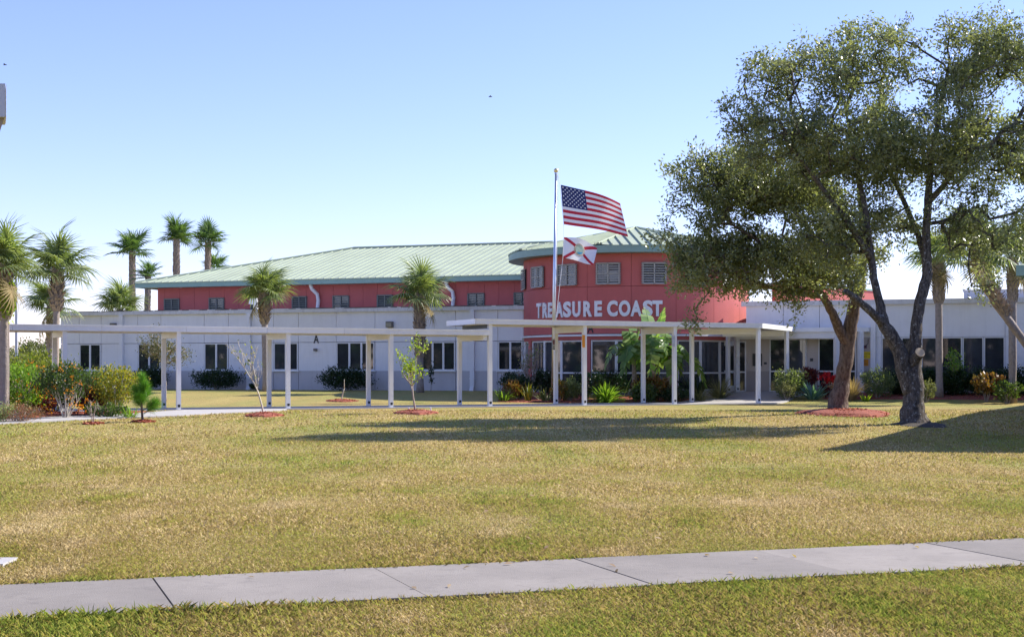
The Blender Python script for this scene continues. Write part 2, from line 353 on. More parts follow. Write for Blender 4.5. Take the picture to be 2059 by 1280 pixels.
def mulch(px_or_poly, label, h=.07, chips=900):
    poly = ccw(px_or_poly); cx = sum(p[0] for p in poly)/len(poly); cy = sum(p[1] for p in poly)/len(poly)
    beds.append(poly); mb = MB(); n = len(poly)
    for k, (f, hh) in enumerate(((1, .0), (.85, .6), (.5, 1.0))):
        for p in poly:
            x = cx+(p[0]-cx)*f; y = cy+(p[1]-cy)*f; mb.v.append((x, y, G(x,y) + h*hh + .003))
    mb.v.append((cx, cy, G(cx,cy)+h))
    for k in range(2):
        for i in range(n): j=(i+1)%n; mb.f.append((k*n+i, k*n+j, k*n+n+j, k*n+n+i))
    for i in range(n): mb.f.append((2*n+i, 2*n+(i+1)%n, 3*n))
    o = part(mb, 'mulch_bed', M['mulch']); tagp(o, label, None, None, 'structure')
    xs = np.array([p[0] for p in poly]); ys = np.array([p[1] for p in poly])
    x = rng.uniform(xs.min(), xs.max(), chips*3); y = rng.uniform(ys.min(), ys.max(), chips*3)
    k = inpoly(x, y, poly); x = x[k][:chips]; y = y[k][:chips]
    r = np.clip(np.hypot((x-cx)/max(1e-3, np.ptp(xs)/2), (y-cy)/max(1e-3, np.ptp(ys)/2)), 0, 1)
    c = np.stack([x, y, gz(x,y) + h*np.clip(1.5*(1-r), .12, 1) + .02], 1)
    V, F = leaf_arrays(c, .11, .04, np.concatenate([rng.normal(size=(len(c),2)), .25*rng.normal(size=(len(c),1))], 1), 2)
    ch = link(np_mesh('mulch_chips', V, F, rng.random(len(F))), 'mulch_chips', LM['chip'], o); ch['kind'] = 'stuff'
def ring(x, y, rx, ry, n=14):
    return [(x+rx*math.cos(2*math.pi*i/n)*(1+.16*math.sin(i*2.3)), y+ry*math.sin(2*math.pi*i/n)*(1+.16*math.cos(i*1.7))) for i in range(n)]

# ------------------------------------------------------------------ buildings
BF = Fr((.67, 72.2), -R(19)); FL = .56; TOP = 4.78
def window(parent, fr, s0, s1, z0, z1, panes, m=None, fw=.055, proud=.03, sill=True):
    mb = MB(); d0, d1 = -proud, .06
    mb.box(fr, s0, s1, d0, d1, z0, z0+fw); mb.box(fr, s0, s1, d0, d1, z1-fw, z1)
    mb.box(fr, s0, s0+fw, d0, d1, z0+fw, z1-fw); mb.box(fr, s1-fw, s1, d0, d1, z0+fw, z1-fw)
    pwid = (s1-s0-2*fw)/panes
    for k in range(1, panes): c = s0+fw+k*pwid; mb.box(fr, c-.05, c+.05, d0, d1, z0+fw, z1-fw)
    if sill: mb.box(fr, s0-.08, s1+.08, -.10, d0-.002, z0-.07, z0+.01)
    wo = part(mb, 'window', M['trim'], parent)
    for k in range(panes):
        a = s0+fw+k*pwid + (.05 if k else 0); b = s0+fw+(k+1)*pwid - (.05 if k < panes-1 else 0)
        part(MB().box(fr, a, b, .015, .045, z0+fw, z1-fw), 'pane', m or M['glass'], wo)
    return wo
def shutter(parent, fr, s0, s1, z0, z1, ms):
    mb = MB(); fw = .05; c = (s0+s1)/2; zc = (z0+z1)/2
    for a, b, e, f in ((s0,s1,z0,z0+fw),(s0,s1,z1-fw,z1),(s0,s0+fw,z0,z1),(s1-fw,s1,z0,z1),(c-.03,c+.03,z0,z1),(s0,s1,zc-.025,zc+.025)):
        mb.box(fr, a, b, -.085, -.055, e, f)
    wo = part(mb, 'window', ms, parent)
    part(MB().box(fr, s0+.01, s1-.01, -.012, .01, z0+.01, z1-.01), 'pane', M['glass'], wo)
    n = 9; sl = MB()
    for k in range(n):
        z = z0 + (k+.5)*(z1-z0)/n
        sl.hexa([fr(s0-.05,-.05,z-.03), fr(s1+.05,-.05,z-.03), fr(s1+.05,-.02,z+.02), fr(s0-.05,-.02,z+.02), fr(s0-.05,-.05,z-.018), fr(s1+.05,-.05,z-.018), fr(s1+.05,-.02,z+.032), fr(s0-.05,-.02,z+.032)])
    part(sl, 'louvre_slats', ms, wo)
    return wo
def downspout(parent, fr, s, z0, z1, m):
    part(MB().box(fr, s-.11, s+.11, -.17, -.02, z0+.25, z1).box(fr, s-.13, s+.13, -.19, -.015, z0+.62, z0+.68).hexa([fr(s-.1,-.3,z0), fr(s+.1,-.3,z0), fr(s+.1,-.16,z0), fr(s-.1,-.16,z0), fr(s-.1,-.17,z0+.25), fr(s+.1,-.17,z0+.25), fr(s+.1,-.03,z0+.25), fr(s-.1,-.03,z0+.25)]), 'downspout', m, parent)
def wall_of_panels(root, fr, s_list, wins, zs, mats, thick=.25, gap=.012, name='panel'):
    # s_list joint positions; wins: set of (i) columns that hold a window between zs[1] and zs[2]; zs = base, sill, head, top
    for i in range(len(s_list)-1):
        a, b = s_list[i]+gap, s_list[i+1]-gap
        part(MB().box(fr, a, b, 0, thick, zs[2]+gap, zs[3]), name, mats[0], root)
        if i not in wins: part(MB().box(fr, a, b, 0, thick, zs[1], zs[2]-gap), name, mats[0], root)
        part(MB().box(fr, a, b, .004, thick, zs[0], zs[1]-.004), 'base_panel', mats[1], root)
SILL, HEAD = 1.54, 3.02
def text_mesh(s, size, ext, off=0.0):
    cu = bpy.data.curves.new('t', 'FONT'); cu.body = s; cu.size = size; cu.extrude = ext; cu.offset = off; cu.align_x = 'CENTER'; cu.resolution_u = 4
    o = bpy.data.objects.new('t', cu); col.objects.link(o); bpy.context.view_layer.update()
    me = bpy.data.meshes.new_from_object(o.evaluated_get(bpy.context.evaluated_depsgraph_get()))
    bpy.data.objects.remove(o); return me
def flat_text(parent, name, s, size, ctr, right, up, m, ext=.006, off=.0, sx=1.0, label=None):
    me = text_mesh(s, size, ext, off); r = Vector(right).normalized(); u = Vector(up).normalized(); n = r.cross(u); o = root_of(parent).location
    ys = [v.co.y for v in me.vertices]; yc = (min(ys)+max(ys))/2
    for v in me.vertices: c = v.co.copy(); v.co = Vector(ctr) + r*c.x*sx + u*(c.y-yc) + n*c.z - o
    ob = link(me, name, m, parent)
    if label: ob['label'] = label
    return ob

# --- left classroom wing
W1 = thing('classroom_wing', 'long low white stucco wing with small windows left of the red rotunda', 'building', BF(-12, 0, FL))
sj = [BF.s_at(x) for x in (122, 159.5, 203.5, 277, 323.5, 410.5, 459.5, 550, 600, 676, 754, 846, 916, 1001)] + [BF.s_at(1001)+1.32, BF.s_at(1057)+1.2]
wcols = {1, 3, 5, 7, 9, 11, 13}
wall_of_panels(W1, BF, sj, wcols, (FL-.3, SILL, HEAD, TOP-.12), (M['white'], M['band']))
for i in sorted(wcols):
    window(W1, BF, sj[i]+.02, sj[i+1]-.02, SILL+.03, HEAD-.02, 3 if i in (9, 11) else 2)
sL, sR = sj[0], sj[-1]
part(MB().box(BF, sL+.03, sR, .27, .4, FL-.2, TOP-.15), 'backing_wall', M['band'], W1)
part(MB().box(BF, sL, sL+.25, .255, 24, FL-.2, TOP-.12), 'end_wall', M['white'], W1)
part(MB().box(BF, sL-.35, sR, -.14, .1, TOP-.22, TOP), 'coping', M['coping'], W1)
gm = MB()
for k in range(70):
    a = random.uniform(sL, sR-1); gm.box(BF, a, a+random.uniform(.15, .9), -.143, .06, TOP-.03, TOP+random.uniform(.004, .02))
part(gm, 'roof_edge_grime', M['dirt'], W1)['kind'] = 'stuff'
part(MB().box(BF, sL-.3, sR+4, .1, 24, TOP-.3, TOP-.1), 'flat_roof', M['flat'], W1)
for px in (246, 502, 951): downspout(W1, BF, BF.s_at(px), FL-.05, TOP-.22, M['white'])
def wallpack(px, py, w_, h_, name, m2):
    s = BF.s_at(px); Y = BF(s,0,0)[1]; z = EYE + (HOR-py)*Y/FOC
    o = part(MB().box(BF, s-w_/2, s+w_/2, -.22, -.002, z-h_/2, z+h_/2), name, M['lampbody'], W1)
    part(MB().box(BF, s-w_/2+.03, s+w_/2-.03, -.235, -.222, z-h_/2+.03, z+h_/2-.08), 'lens', m2, o)
wallpack(785, 652, .34, .3, 'wall_lamp', M['lamp']); wallpack(230, 652, .3, .14, 'wall_lamp', M['lamp']); wallpack(636, 703, .13, .13, 'bell_box', M['lampbody'])
s = BF.s_at(636); Yq = BF(s,0,0)[1]
flat_text(W1, 'building_letter', 'A', .62, (BF(s,-.012,0)[0], BF(s,-.012,0)[1], EYE+(HOR-681)*Yq/FOC), (BF.u.x, BF.u.y, 0), (0,0,1), M['black'], off=.012, sx=.68)
# goose-neck exhaust hood standing on the wing roof
s = BF.s_at(515, 3); hood = thing('exhaust_hood', 'white metal exhaust hood on the low roof beside a palm', 'vent', BF(s, 3, TOP-.1))
part(MB().box(BF, s-.12, s+.12, 2.9, 3.1, TOP-.1, 5.15), 'duct', M['trim'], hood)
part(MB().hexa([BF(s-.3,2.7,5.2), BF(s+.25,2.7,5.1), BF(s+.25,3.2,5.1), BF(s-.3,3.2,5.2), BF(s-.22,2.7,5.5), BF(s+.2,2.7,5.5), BF(s+.2,3.2,5.5), BF(s-.22,3.2,5.5)]), 'cap', M['trim'], hood)

# --- assembly hall behind: red clerestory and green hip roof
HD, EV = 8.0, 6.5
hl, hr = BF.s_at(317, HD), BF.s_at(1330, HD); HDEP = 19.5
H1 = thing('assembly_hall', 'red clerestory hall with pale green hipped metal roof behind the white wing', 'building', BF((hl+hr)/2, HD+9, FL))
hpx = [317, 331, 361, 391, 421, 451, 480, 505, 535, 560, 588, 617, 643, 670, 702, 730, 759, 790, 820, 855, 886, 915, 941, 974, 1003, 1034, 1066, 1100]
sh = [BF.s_at(x, HD) for x in hpx] + [hr]
hf = Fr(BF(0, HD, 0)[:2], -R(19))
for i in range(len(sh)-1):
    part(MB().box(hf, sh[i]+.006, sh[i+1]-.006, 0, .25, TOP-.6, EV), 'wall_panel', M['red'], H1)
part(MB().box(hf, hl+.006, hl+.26, .256, HDEP-1.8, TOP-.6, EV), 'end_wall', M['red'], H1)
for a, b in ((331,361),(421,451),(505,535),(588,617),(670,702),(759,790),(855,886),(941,974),(1034,1066)):
    shutter(H1, hf, BF.s_at(a,HD), BF.s_at(b,HD), TOP-.02, 5.86, M['slatd'])
oh = .95
el, er = hl-oh, hr+oh; ef, eb = -oh, HDEP-oh; ZE = EV+.28; hw = (eb-ef)/2; rise = 2.55
part(MB().box(hf, el, er, ef, ef+.16, EV-.02, ZE-.04), 'gutter', M['teal'], H1)
part(MB().box(hf, el, el+.16, ef+.165, eb, EV-.02, ZE-.04), 'gutter', M['teal'], H1)
part(MB().box(hf, el+.17, er, ef+.17, ef+oh+.1, EV+.01, EV+.06), 'soffit', M['teal'], H1)
def rz(d): return ZE + rise*min(d-ef, eb-d)/hw
pitch = .46; n = int((er-el)/pitch)
rib = []
for k in range(n):
    a = el + k*(er-el)/n; b = el + (k+1)*(er-el)/n
    da = min(a-el, er-a, hw); db = min(b-el, er-b, hw)
    mb = MB()
    pa0, pb0 = hf(a, ef-.05, ZE), hf(b, ef-.05, ZE); pa1, pb1 = hf(a, ef+max(da,.02), rz(ef+da)), hf(b, ef+max(db,.02), rz(ef+db))
    up = Vector((0,0,.03)); dn = Vector((0,0,-.04))
    mb.hexa([Vector(pa0)+dn, Vector(pb0)+dn, Vector(pb1)+dn, Vector(pa1)+dn, pa0, pb0, pb1, pa1])
    ra0, ra1 = Vector(hf(a-.018, ef-.05, ZE)), Vector(hf(a-.018, ef+max(da,.02), rz(ef+da))); rb0, rb1 = Vector(hf(a+.018, ef-.05, ZE)), Vector(hf(a+.018, ef+max(da,.02), rz(ef+da)))
    mb.hexa([ra0, rb0, rb1, ra1, ra0+up*1.2, rb0+up*1.2, rb1+up*1.2, ra1+up*1.2])
    part(mb, 'roof_panel', M['roof'], H1)
Lp = [hf(el-.05, ef, ZE), hf(el+hw, ef+hw, ZE+rise), hf(el-.05, eb, ZE)]
part(MB().poly([Lp[0], Lp[1], Lp[2]][::-1]), 'hip_face', M['roof'], H1)
part(MB().poly([hf(el, eb, ZE), hf(el+hw, ef+hw, ZE+rise), hf(er-hw, ef+hw, ZE+rise), hf(er, eb, ZE)][::-1]).poly([hf(er, ef, ZE), hf(er, eb, ZE), hf(er-hw, ef+hw, ZE+rise)]), 'rear_roof', M['roof'], H1)
part(MB().tube([hf(el, ef, ZE+.03), hf(el+hw, ef+hw, ZE+rise+.05), hf(er-hw, ef+hw, ZE+rise+.05)], .07, 6), 'ridge_cap', M['roof'], H1)
for px in (636, 907):
    s = BF.s_at(px, HD)
    part(MB().tube([hf(s-.12,-.55,EV+.05), hf(s-.06,-.45,EV-.25), hf(s+.16,-.2,EV-.55), hf(s+.2,-.15,EV-.9), hf(s+.17,-.2,EV-1.4), hf(s+.05,-.3,TOP-.05)], .11, 8), 'rain_pipe', M['trim'], H1, True)

# --- red rotunda
TC = Vector((6.1, 72.5)); TR = 5.53; TH0 = -4.8
def cyl(phi, r, z): th = R(phi + TH0); return (TC.x + r*math.sin(th), TC.y - r*math.cos(th), z)
T1 = thing('rotunda', 'round red stucco entrance tower with green roof and white lettering', 'building', (TC.x, TC.y, FL))
class CylFr:                                 # a flat frame tangent to the drum at one bearing
    def __init__(s, phi, r): th = R(phi+TH0); s.o = Vector(cyl(phi, r, 0)[:2]); s.u = Vector((math.cos(th), math.sin(th))); s.v = Vector((-math.sin(th), math.cos(th)))
    def __call__(s, a, d, z): p = s.o + s.u*a + s.v*d; return (p.x, p.y, z)
def arc(name, m, p0, p1, r0, r1, z0, z1, step=1.5, parent=T1):
    n = max(1, int(abs(p1-p0)/step)); mb = MB()
    for k in range(n+1):
        p = p0 + (p1-p0)*k/n; mb.v += [cyl(p,r1,z0), cyl(p,r1,z1), cyl(p,r0,z1), cyl(p,r0,z0)]
    for k in range(n):
        a = 4*k
        for i in range(4): j=(i+1)%4; mb.f.append((a+i, a+4+i, a+4+j, a+j))
    mb.f += [(0,1,2,3), (4*n+3,4*n+2,4*n+1,4*n)]
    return part(mb, name, m, parent)
ZB, ZW, ZT = 3.26, 5.42, 6.92
pj = [-110, -89, -67.5, -45.6, -23.6, -2, 19.6, 41, 62.5, 84, 110]
for i in range(len(pj)-1):
    arc('wall_panel', M['red'], pj[i]+.08, pj[i+1]-.08, TR-.3, TR, ZB, ZW-.008)
    arc('wall_panel', M['red'], pj[i]+.08, pj[i+1]-.08, TR-.3, TR, ZW+.008, ZT)
arc('rear_wall', M['red'], 110.2, 249.8, TR-.3, TR, FL, ZT, 4)
for c in (-78, -56.4, -34.7, -12.9, 8.8, 30.5, 52.2, 74):
    shutter(T1, CylFr(c, TR+.03), -.55, .55, 5.5, 6.5, M['slat'])
arc('ledge', M['trim'], -110, 110, TR-.1, TR+.09, 3.14, 3.23, 2)
arc('lintel', M['red'], -110, 110, TR-.3, TR-.02, 2.98, 3.14, 2)
for c in (-110, -67.3, -24, 18.4, 61, 103): arc('column', M['red'], c-1.9, c+1.9, TR-.3, TR-.005, FL, 2.98, 1)
arc('plinth', M['band'], -110, 110, TR-.3, TR-.03, FL-.3, FL+.08, 2)
for c in (-88.5, -45.7, -2.8, 39.7, 82):
    for k in range(3):
        p0 = c-19.2+k*12.8; p1 = p0+12.8; a = Vector(cyl(p0, TR-.12, 0)); b = Vector(cyl(p1, TR-.12, 0)); Lc = (b-a).length
        ff = Fr((a.x, a.y), math.atan2(b.y-a.y, b.x-a.x)); wf = MB()
        for q in ((0,.06,FL+.08,2.97),(Lc-.06,Lc,FL+.08,2.97)): wf.box(ff, q[0], q[1], -.06, .05, q[2], q[3])
        for z in (FL+.085, 1.42, 2.90): wf.box(ff, .062, Lc-.062, -.055, .045, z, z+.065)
        wo = part(wf, 'storefront_frame', M['trim'], T1)
        part(MB().box(ff, .064, Lc-.064, 0, .02, 1.49, 2.895), 'pane', M['glass'], wo)
        part(MB().box(ff, .064, Lc-.064, 0, .02, FL+.155, 1.415), 'pane', M['glass'], wo)
# roof
RE, ZEV, APX = TR+.72, 7.2, 8.62
rf = MB(); na, nr = 96, 6
def rtop(ph, r):
    q = ((ph - 7 + 22.5) % 45) - 22.5; return APX - (APX-ZEV)*(r*math.cos(R(q))/RE)
rseg = 8
for k in range(8):
    c = 7 + 45*k; mb = MB()
    n = 14
    for i in range(n+1):
        ph = c-22.5 + 45*i/n; mb.v += [cyl(ph, .02, rtop(ph,.02)), cyl(ph, RE+.04, rtop(ph, RE+.04))]
    for i in range(n): a = 2*i; mb.f.append((a, a+1, a+3, a+2))
    # seams run straight up the facet
    th = R(c+TH0); out = Vector((math.sin(th), -math.cos(th), 0)); tn = Vector((math.cos(th), math.sin(th), 0)); sl_ = (APX-ZEV)/RE
    fo = part(mb, 'roof_facet', M['roof'], T1)
    for j in range(-5, 6):
        t_ = j*.45; r1 = math.sqrt(max(0, (RE+.04)**2 - t_*t_)); r0 = abs(t_)/math.tan(R(22.5)) if j else .05
        if r1-r0 < .1: continue
        a = Vector((TC.x, TC.y, APX)) + tn*t_ + out*r0 + Vector((0,0,-sl_*r0)); b = Vector((TC.x, TC.y, APX)) + tn*t_ + out*r1 + Vector((0,0,-sl_*r1))
        w2 = tn*.022; h2 = Vector((0,0,.07)); lo = Vector((0,0,-.01))
        part(MB().hexa([b-w2+lo, b+w2+lo, a+w2+lo, a-w2+lo, b-w2+h2, b+w2+h2, a+w2+h2, a-w2+h2]), 'seam', M['roof'], fo)
for k in range(8):
    ph = 7+22.5+45*k; part(MB().tube([cyl(ph,.02,APX+.02), cyl(ph,RE+.05,rtop(ph,RE)+.03)], .05, 6), 'hip_cap', M['roof'], T1)
arc('fascia', M['teal'], -180, 179.9, RE-.06, RE+.02, ZT+.0, ZEV+.05, 4)
arc('soffit', M['teal'], -180, 179.9, TR-.05, RE-.062, ZT+.01, ZT+.06, 4)
# lettering on the drum
def phi_at(px):
    lo, hi = -85, 60
    for _ in range(40):
        m_ = (lo+hi)/2; q = cyl(m_, TR+.03, 0)
        if 1029.5 + q[0]/q[1]*FOC < px: lo = m_
        else: hi = m_
    return lo
SG = thing('wall_lettering', 'raised white capitals reading TREASURE COAST round the red rotunda', 'lettering', cyl(-24, TR+.02, 4.0))
for ch, v_, wp in zip('TREASURECOAST', (700,741,777,842,895,959,1031,1106,1206,1290,1370,1449,1516), (10.2,11,9,16,16.5,16.5,17.5,15,21,23,23,19.5,20)):
    ph = phi_at(880+v_*.2914); th = R(ph+TH0); p = cyl(ph, TR+.03, 4.40)
    tm_ = text_mesh(ch, .93, .01, .042); xs_ = [q.co.x for q in tm_.vertices]; gw = max(xs_)-min(xs_); want = wp*67.8/FOC/math.cos(R(ph))
    flat_text(SG, 'letter', ch, .93, p, (math.cos(th), math.sin(th), 0), (0,0,1), M['letter'], ext=.035, off=.042, sx=min(1.1, max(.6, want/gw)))
th = R(phi_at(1187)+TH0); p = cyl(phi_at(1187), TR+.012, 3.52)
flat_text(T1, 'building_letter', 'A', .62, p, (math.cos(th), math.sin(th), 0), (0,0,1), M['black'], off=.012, sx=.68)

# --- right entrance wing
W2 = thing('entrance_wing', 'white stucco wing with ribbon windows and entrance recess right of the rotunda', 'building', BF(19, 0, FL))
s0 = BF.s_at(1500); sD = BF.s_at(1756); s9 = BF.s_at(2059)+9
rpx = [1772, 1812, 1852, 1893, 1935, 1978, 2021]
ent = [s0, BF.s_at(1547), BF.s_at(1622), BF.s_at(1645), BF.s_at(1700), BF.s_at(1722), sD]
uj = [s0, BF.s_at(1575), BF.s_at(1648), sD, BF.s_at(1772), BF.s_at(2021), BF.s_at(2021)+3.2, BF.s_at(2021)+6.4, s9]
for i in range(len(uj)-1):
    a, b = uj[i]+.01, uj[i+1]-.01
    part(MB().box(BF, a, b, 0, .25, HEAD+.06, TOP-.12), 'panel', M['pink'], W2)
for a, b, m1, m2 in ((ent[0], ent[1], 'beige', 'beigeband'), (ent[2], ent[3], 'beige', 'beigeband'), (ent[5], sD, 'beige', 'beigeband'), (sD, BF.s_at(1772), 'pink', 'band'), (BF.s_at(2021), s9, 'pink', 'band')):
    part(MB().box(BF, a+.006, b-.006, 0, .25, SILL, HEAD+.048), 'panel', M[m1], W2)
    part(MB().box(BF, a+.006, b-.006, .004, .25, FL-.3, SILL-.004), 'base_panel', M[m2], W2)
part(MB().box(BF, BF.s_at(1772)+.006, BF.s_at(2021)-.006, .004, .25, FL-.3, 1.32), 'base_panel', M['band'], W2)
for i in range(6): window(W2, BF, BF.s_at(rpx[i])+.01, BF.s_at(rpx[i+1])-.01, 1.34, HEAD+.04, 1, fw=.05, sill=False)
def entry_glass(a, b, n):
    wd = (b-a)/n
    for k in range(n):
        x0, x1 = a+k*wd+.004, a+(k+1)*wd-.004; wf = MB()
        for q in (x0, x1-.06): wf.box(BF, q, q+.06, -.03, .06, FL, HEAD+.04)
        for z in (FL+.002, 1.5, HEAD-.03): wf.box(BF, x0+.062, x1-.062, -.028, .058, z, z+.06)
        wo = part(wf, 'storefront_frame', M['trim'], W2)
        part(MB().box(BF, x0+.064, x1-.064, .01, .03, 1.565, HEAD-.035), 'pane', M['glass'], wo); part(MB().box(BF, x0+.064, x1-.064, .01, .03, FL+.066, 1.495), 'pane', M['glass'], wo)
entry_glass(ent[1], ent[2], 2); entry_glass(ent[3], ent[4], 1); entry_glass(ent[4], ent[5], 1)
part(MB().box(BF, s0, s9, .27, .4, FL-.2, TOP-.15), 'backing_wall', M['band'], W2)
part(MB().box(BF, s0-.2, s9, -.14, .1, TOP-.22, TOP), 'coping', M['coping'], W2)
part(MB().box(BF, s0+.3, s9, .1, 22, TOP-.3, TOP-.1), 'flat_roof', M['flat'], W2)
downspout(W2, BF, sD, FL, TOP-.22, M['white'])
# glazed entrance door set square to the rotunda
dr = Fr(BF(s0-1.35, -.35, 0)[:2], -R(5)); DW = .98
dm = MB()
for q in ((0,.1,FL,2.95),(DW-.1,DW,FL,2.95),): dm.box(dr, *q[:2], 0, .06, *q[2:])
for z, h in ((FL+.002,.3),(1.45,.12),(2.72,.2)): dm.box(dr, .102, DW-.102, .002, .058, z, z+h)
dm.box(dr, DW/2-.05, DW/2+.05, .004, .056, FL+.303, 2.72)
do = part(dm, 'door', M['trim'], W2, label='white framed glazed entrance door')
for a, b in ((.104, DW/2-.052), (DW/2+.052, DW-.104)):
    for z0_, z1_ in ((FL+.304, 1.448), (1.572, 2.718)): part(MB().box(dr, a, b, .02, .04, z0_, z1_), 'pane', M['glass'], do)
part(MB().tube([dr(DW/2+.02,-.07,1.1), dr(DW/2+.02,-.07,2.0)], .018, 6).tube([dr(DW/2+.02,-.07,1.15), dr(DW/2+.02,.0,1.15)], .012, 6).tube([dr(DW/2+.02,-.07,1.95), dr(DW/2+.02,.0,1.95)], .012, 6), 'pull_handle', M['steel'], do)
sf = MB().box(dr, DW+.004, DW+.06, 0, .06, FL, 2.95).box(dr, DW+.36, DW+.42, 0, .06, FL, 2.95)
for z in (FL+.002, 1.46, 2.88): sf.box(dr, DW+.062, DW+.358, .002, .058, z, z+.065)
so_ = part(sf, 'sidelight_frame', M['trim'], W2); part(MB().box(dr, DW+.064, DW+.356, .02, .04, FL+.07, 1.458), 'pane', M['glass'], so_); part(MB().box(dr, DW+.064, DW+.356, .02, .04, 1.53, 2.878), 'pane', M['glass'], so_)
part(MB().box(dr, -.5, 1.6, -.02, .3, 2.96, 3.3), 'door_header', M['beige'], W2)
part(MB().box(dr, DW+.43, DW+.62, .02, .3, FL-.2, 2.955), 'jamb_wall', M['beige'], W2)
def plate(px, py, w_, h_, m, name, lbl=None, d=-.02):
    s = BF.s_at(px); Y = BF(s,0,0)[1]; z = EYE+(HOR-py)*Y/FOC
    return part(MB().box(BF, s-w_/2, s+w_/2, d, -.002, z-h_/2, z+h_/2), name, M[m], W2, label=lbl), s, z
plate(1523, 723, .44, .58, 'dark', 'notice_board', None, -.05); plate(1539, 730, .13, .1, 'dark', 'intercom'); plate(1632, 723, .14, .14, 'dark', 'entry_keypad')
plate(1740, 697, .12, .13, 'maroon', 'alarm_bell', None, -.09)
cs = BF.s_at(1745); part(MB().tube([BF(cs+.02,-.05,3.0), BF(cs+.02,-.12,2.78), BF(cs-.1,-.16,2.68), BF(cs-.22,-.16,2.68)], .015, 6).tube([BF(cs-.22,-.16,2.68), BF(cs-.30,-.16,2.66)], .05, 8), 'camera_arm', M['dark'], W2)
def sign(px, py, w_, h_, m, label, lines, size):
    s = BF.s_at(px); Y = BF(s,-.01,0)[1]; z = EYE+(HOR-py)*Y/FOC
    t = thing('wall_sign', label, 'sign', BF(s,-.01,z))
    part(MB().box(BF, s-w_/2, s+w_/2, -.02, -.004, z-h_/2, z+h_/2), 'plate', M[m], t)
    for k, (tx, sz) in enumerate(lines):
        zz = z + h_*.22 - k*h_*.40; p = BF(s, -.022, zz)
        flat_text(t, 'lettering', tx, sz, p, (BF.u.x, BF.u.y, 0), (0,0,1), M['black'], ext=.002, sx=.9)
sign(1738.5, 713.5, .57, .31, 'yellow', 'yellow wall sign above the orange one by the entrance', [('Tobacco-Free', .1), ('Zone', .1)], .1)
sign(1736.5, 728.5, .43, .29, 'orange', 'orange no trespassing sign below the yellow sign', [('NO', .11), ('TRESPASSING', .065)], .1)
# rooftop curb and the sunlit red clerestory behind the wing
cb = thing('rooftop_unit', 'long pale rooftop equipment housing above the right wing', 'roof unit', BF(BF.s_at(2000,6), 6, TOP-.1))
part(MB().box(BF, BF.s_at(1938,6), BF.s_at(2059,6)+6, 6, 8, TOP-.1, 5.42), 'housing', M['palegrey'], cb); part(MB().box(BF, BF.s_at(1938,6)-.06, BF.s_at(2059,6)+6, 5.94, 8.06, 5.422, 5.47), 'cap', M['coping'], cb)
vt = thing('roof_vent', 'small pale vent cap on the entrance roof', 'vent', P(1628, 658, 68.9))
p = P(1628, 658, 68.9); part(MB().tube([p, p+Vector((0,0,.16))], .07, 8), 'pipe', M['steel'], vt); part(MB().tube([p+Vector((0,0,.162)), p+Vector((0,0,.26))], [.14,.09], 8), 'cap', M['trim'], vt)
c0 = P(1560, 600, 76); c1 = P(1766, 600, 82.5)
HB = thing('rear_clerestory', 'sunlit red clerestory wall showing behind the oak above the entrance wing', 'building', (c0.x, c0.y, TOP-.2))
cang = math.atan2(c1.y-c0.y, c1.x-c0.x); cfr = Fr((c0.x, c0.y), cang); cl = (c1-c0).length
for k in range(4): part(MB().box(cfr, k*cl/4+.006, (k+1)*cl/4-.006, 0, .25, TOP-.2, 6.0), 'wall_panel', M['red'], HB)
part(MB().box(cfr, 0, cl, -.06, 3, 6.002, 6.1), 'eave', M['teal'], HB)

# ------------------------------------------------------------------ covered walks
def posts(root, pts, z1, sz=.15):
    for x, y in pts:
        z0 = G(x, y)+.02
        f = Fr((x, y), math.atan(.461)); h = sz/2
        po = part(MB().box(f, -h, h, -h, h, z0, z1), 'post', M['trim'], root)
        part(MB().box(f, -h-.05, h+.05, -h-.05, h+.05, z0-.02, z0+.018), 'base_plate', M['palegrey'], po)
        part(MB().box(f, -.045, .045, -h-.006, -h-.001, z0+.1, z0+.19), 'drain_hole', M['black'], po)
zL, zU = 3.13, 3.545
def seg(root, a, b, z0, z1):
    n = max(1, round((b-a)/3.1))
    for k in range(n):
        x0, x1 = a+(b-a)*k/n, a+(b-a)*(k+1)/n
        fo_ = part(MB().box(CF, x0+.003, x1-.003, -.16, -.03, z0, z1), 'fascia', M['trim'], root); part(MB().box(CF, x0+.003, x1-.003, -.175, -.162, z1-.035, z1-.002), 'drip_edge', M['trim'], fo_)
s_px = lambda px: CF.s_at(px)
fs = [s_px(x) for x in (130, 359, 579, 786, 985, 1175, 1356, 1524.5)]
cl_ = thing('covered_walkway', 'lower white flat canopy on square posts crossing the left half', 'canopy', CF(4, WW/2, .19))
xl = fs[0]-4.6
seg(cl_, xl, fs[4]-.1, zL-.21, zL); part(MB().box(CF, xl, fs[4]-.1, WW+.03, WW+.16, zL-.21, zL), 'fascia', M['trim'], cl_)
part(MB().box(CF, xl-.05, xl-.002, -.16, WW+.16, zL-.21, zL), 'end_fascia', M['trim'], cl_)
k = xl
while k < fs[4]-.3:
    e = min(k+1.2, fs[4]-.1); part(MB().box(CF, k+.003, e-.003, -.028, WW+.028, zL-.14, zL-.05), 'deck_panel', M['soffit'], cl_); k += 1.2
for s in fs[:5]:
    if s != fs[4]: part(MB().box(CF, s-.07, s+.07, .09, WW-.09, zL-.40, zL-.142), 'beam', M['trim'], cl_)
part(MB().box(CF, fs[4]-.28, fs[4]-.12, -.02, WW+.02, zL-.40, zL-.142), 'beam', M['trim'], cl_)
posts(cl_, [CF(s,0,0)[:2] for s in fs[:4]] + [CF(s,WW,0)[:2] for s in fs[:4]] + [CF(fs[4]-.2,WW,0)[:2]], zL-.145)
cu_ = thing('covered_walkway', 'taller white flat canopy on square posts turning towards the entrance', 'canopy', CF(18, WW/2, .19))
ua = fs[4]-.65; ub = fs[7]+.1
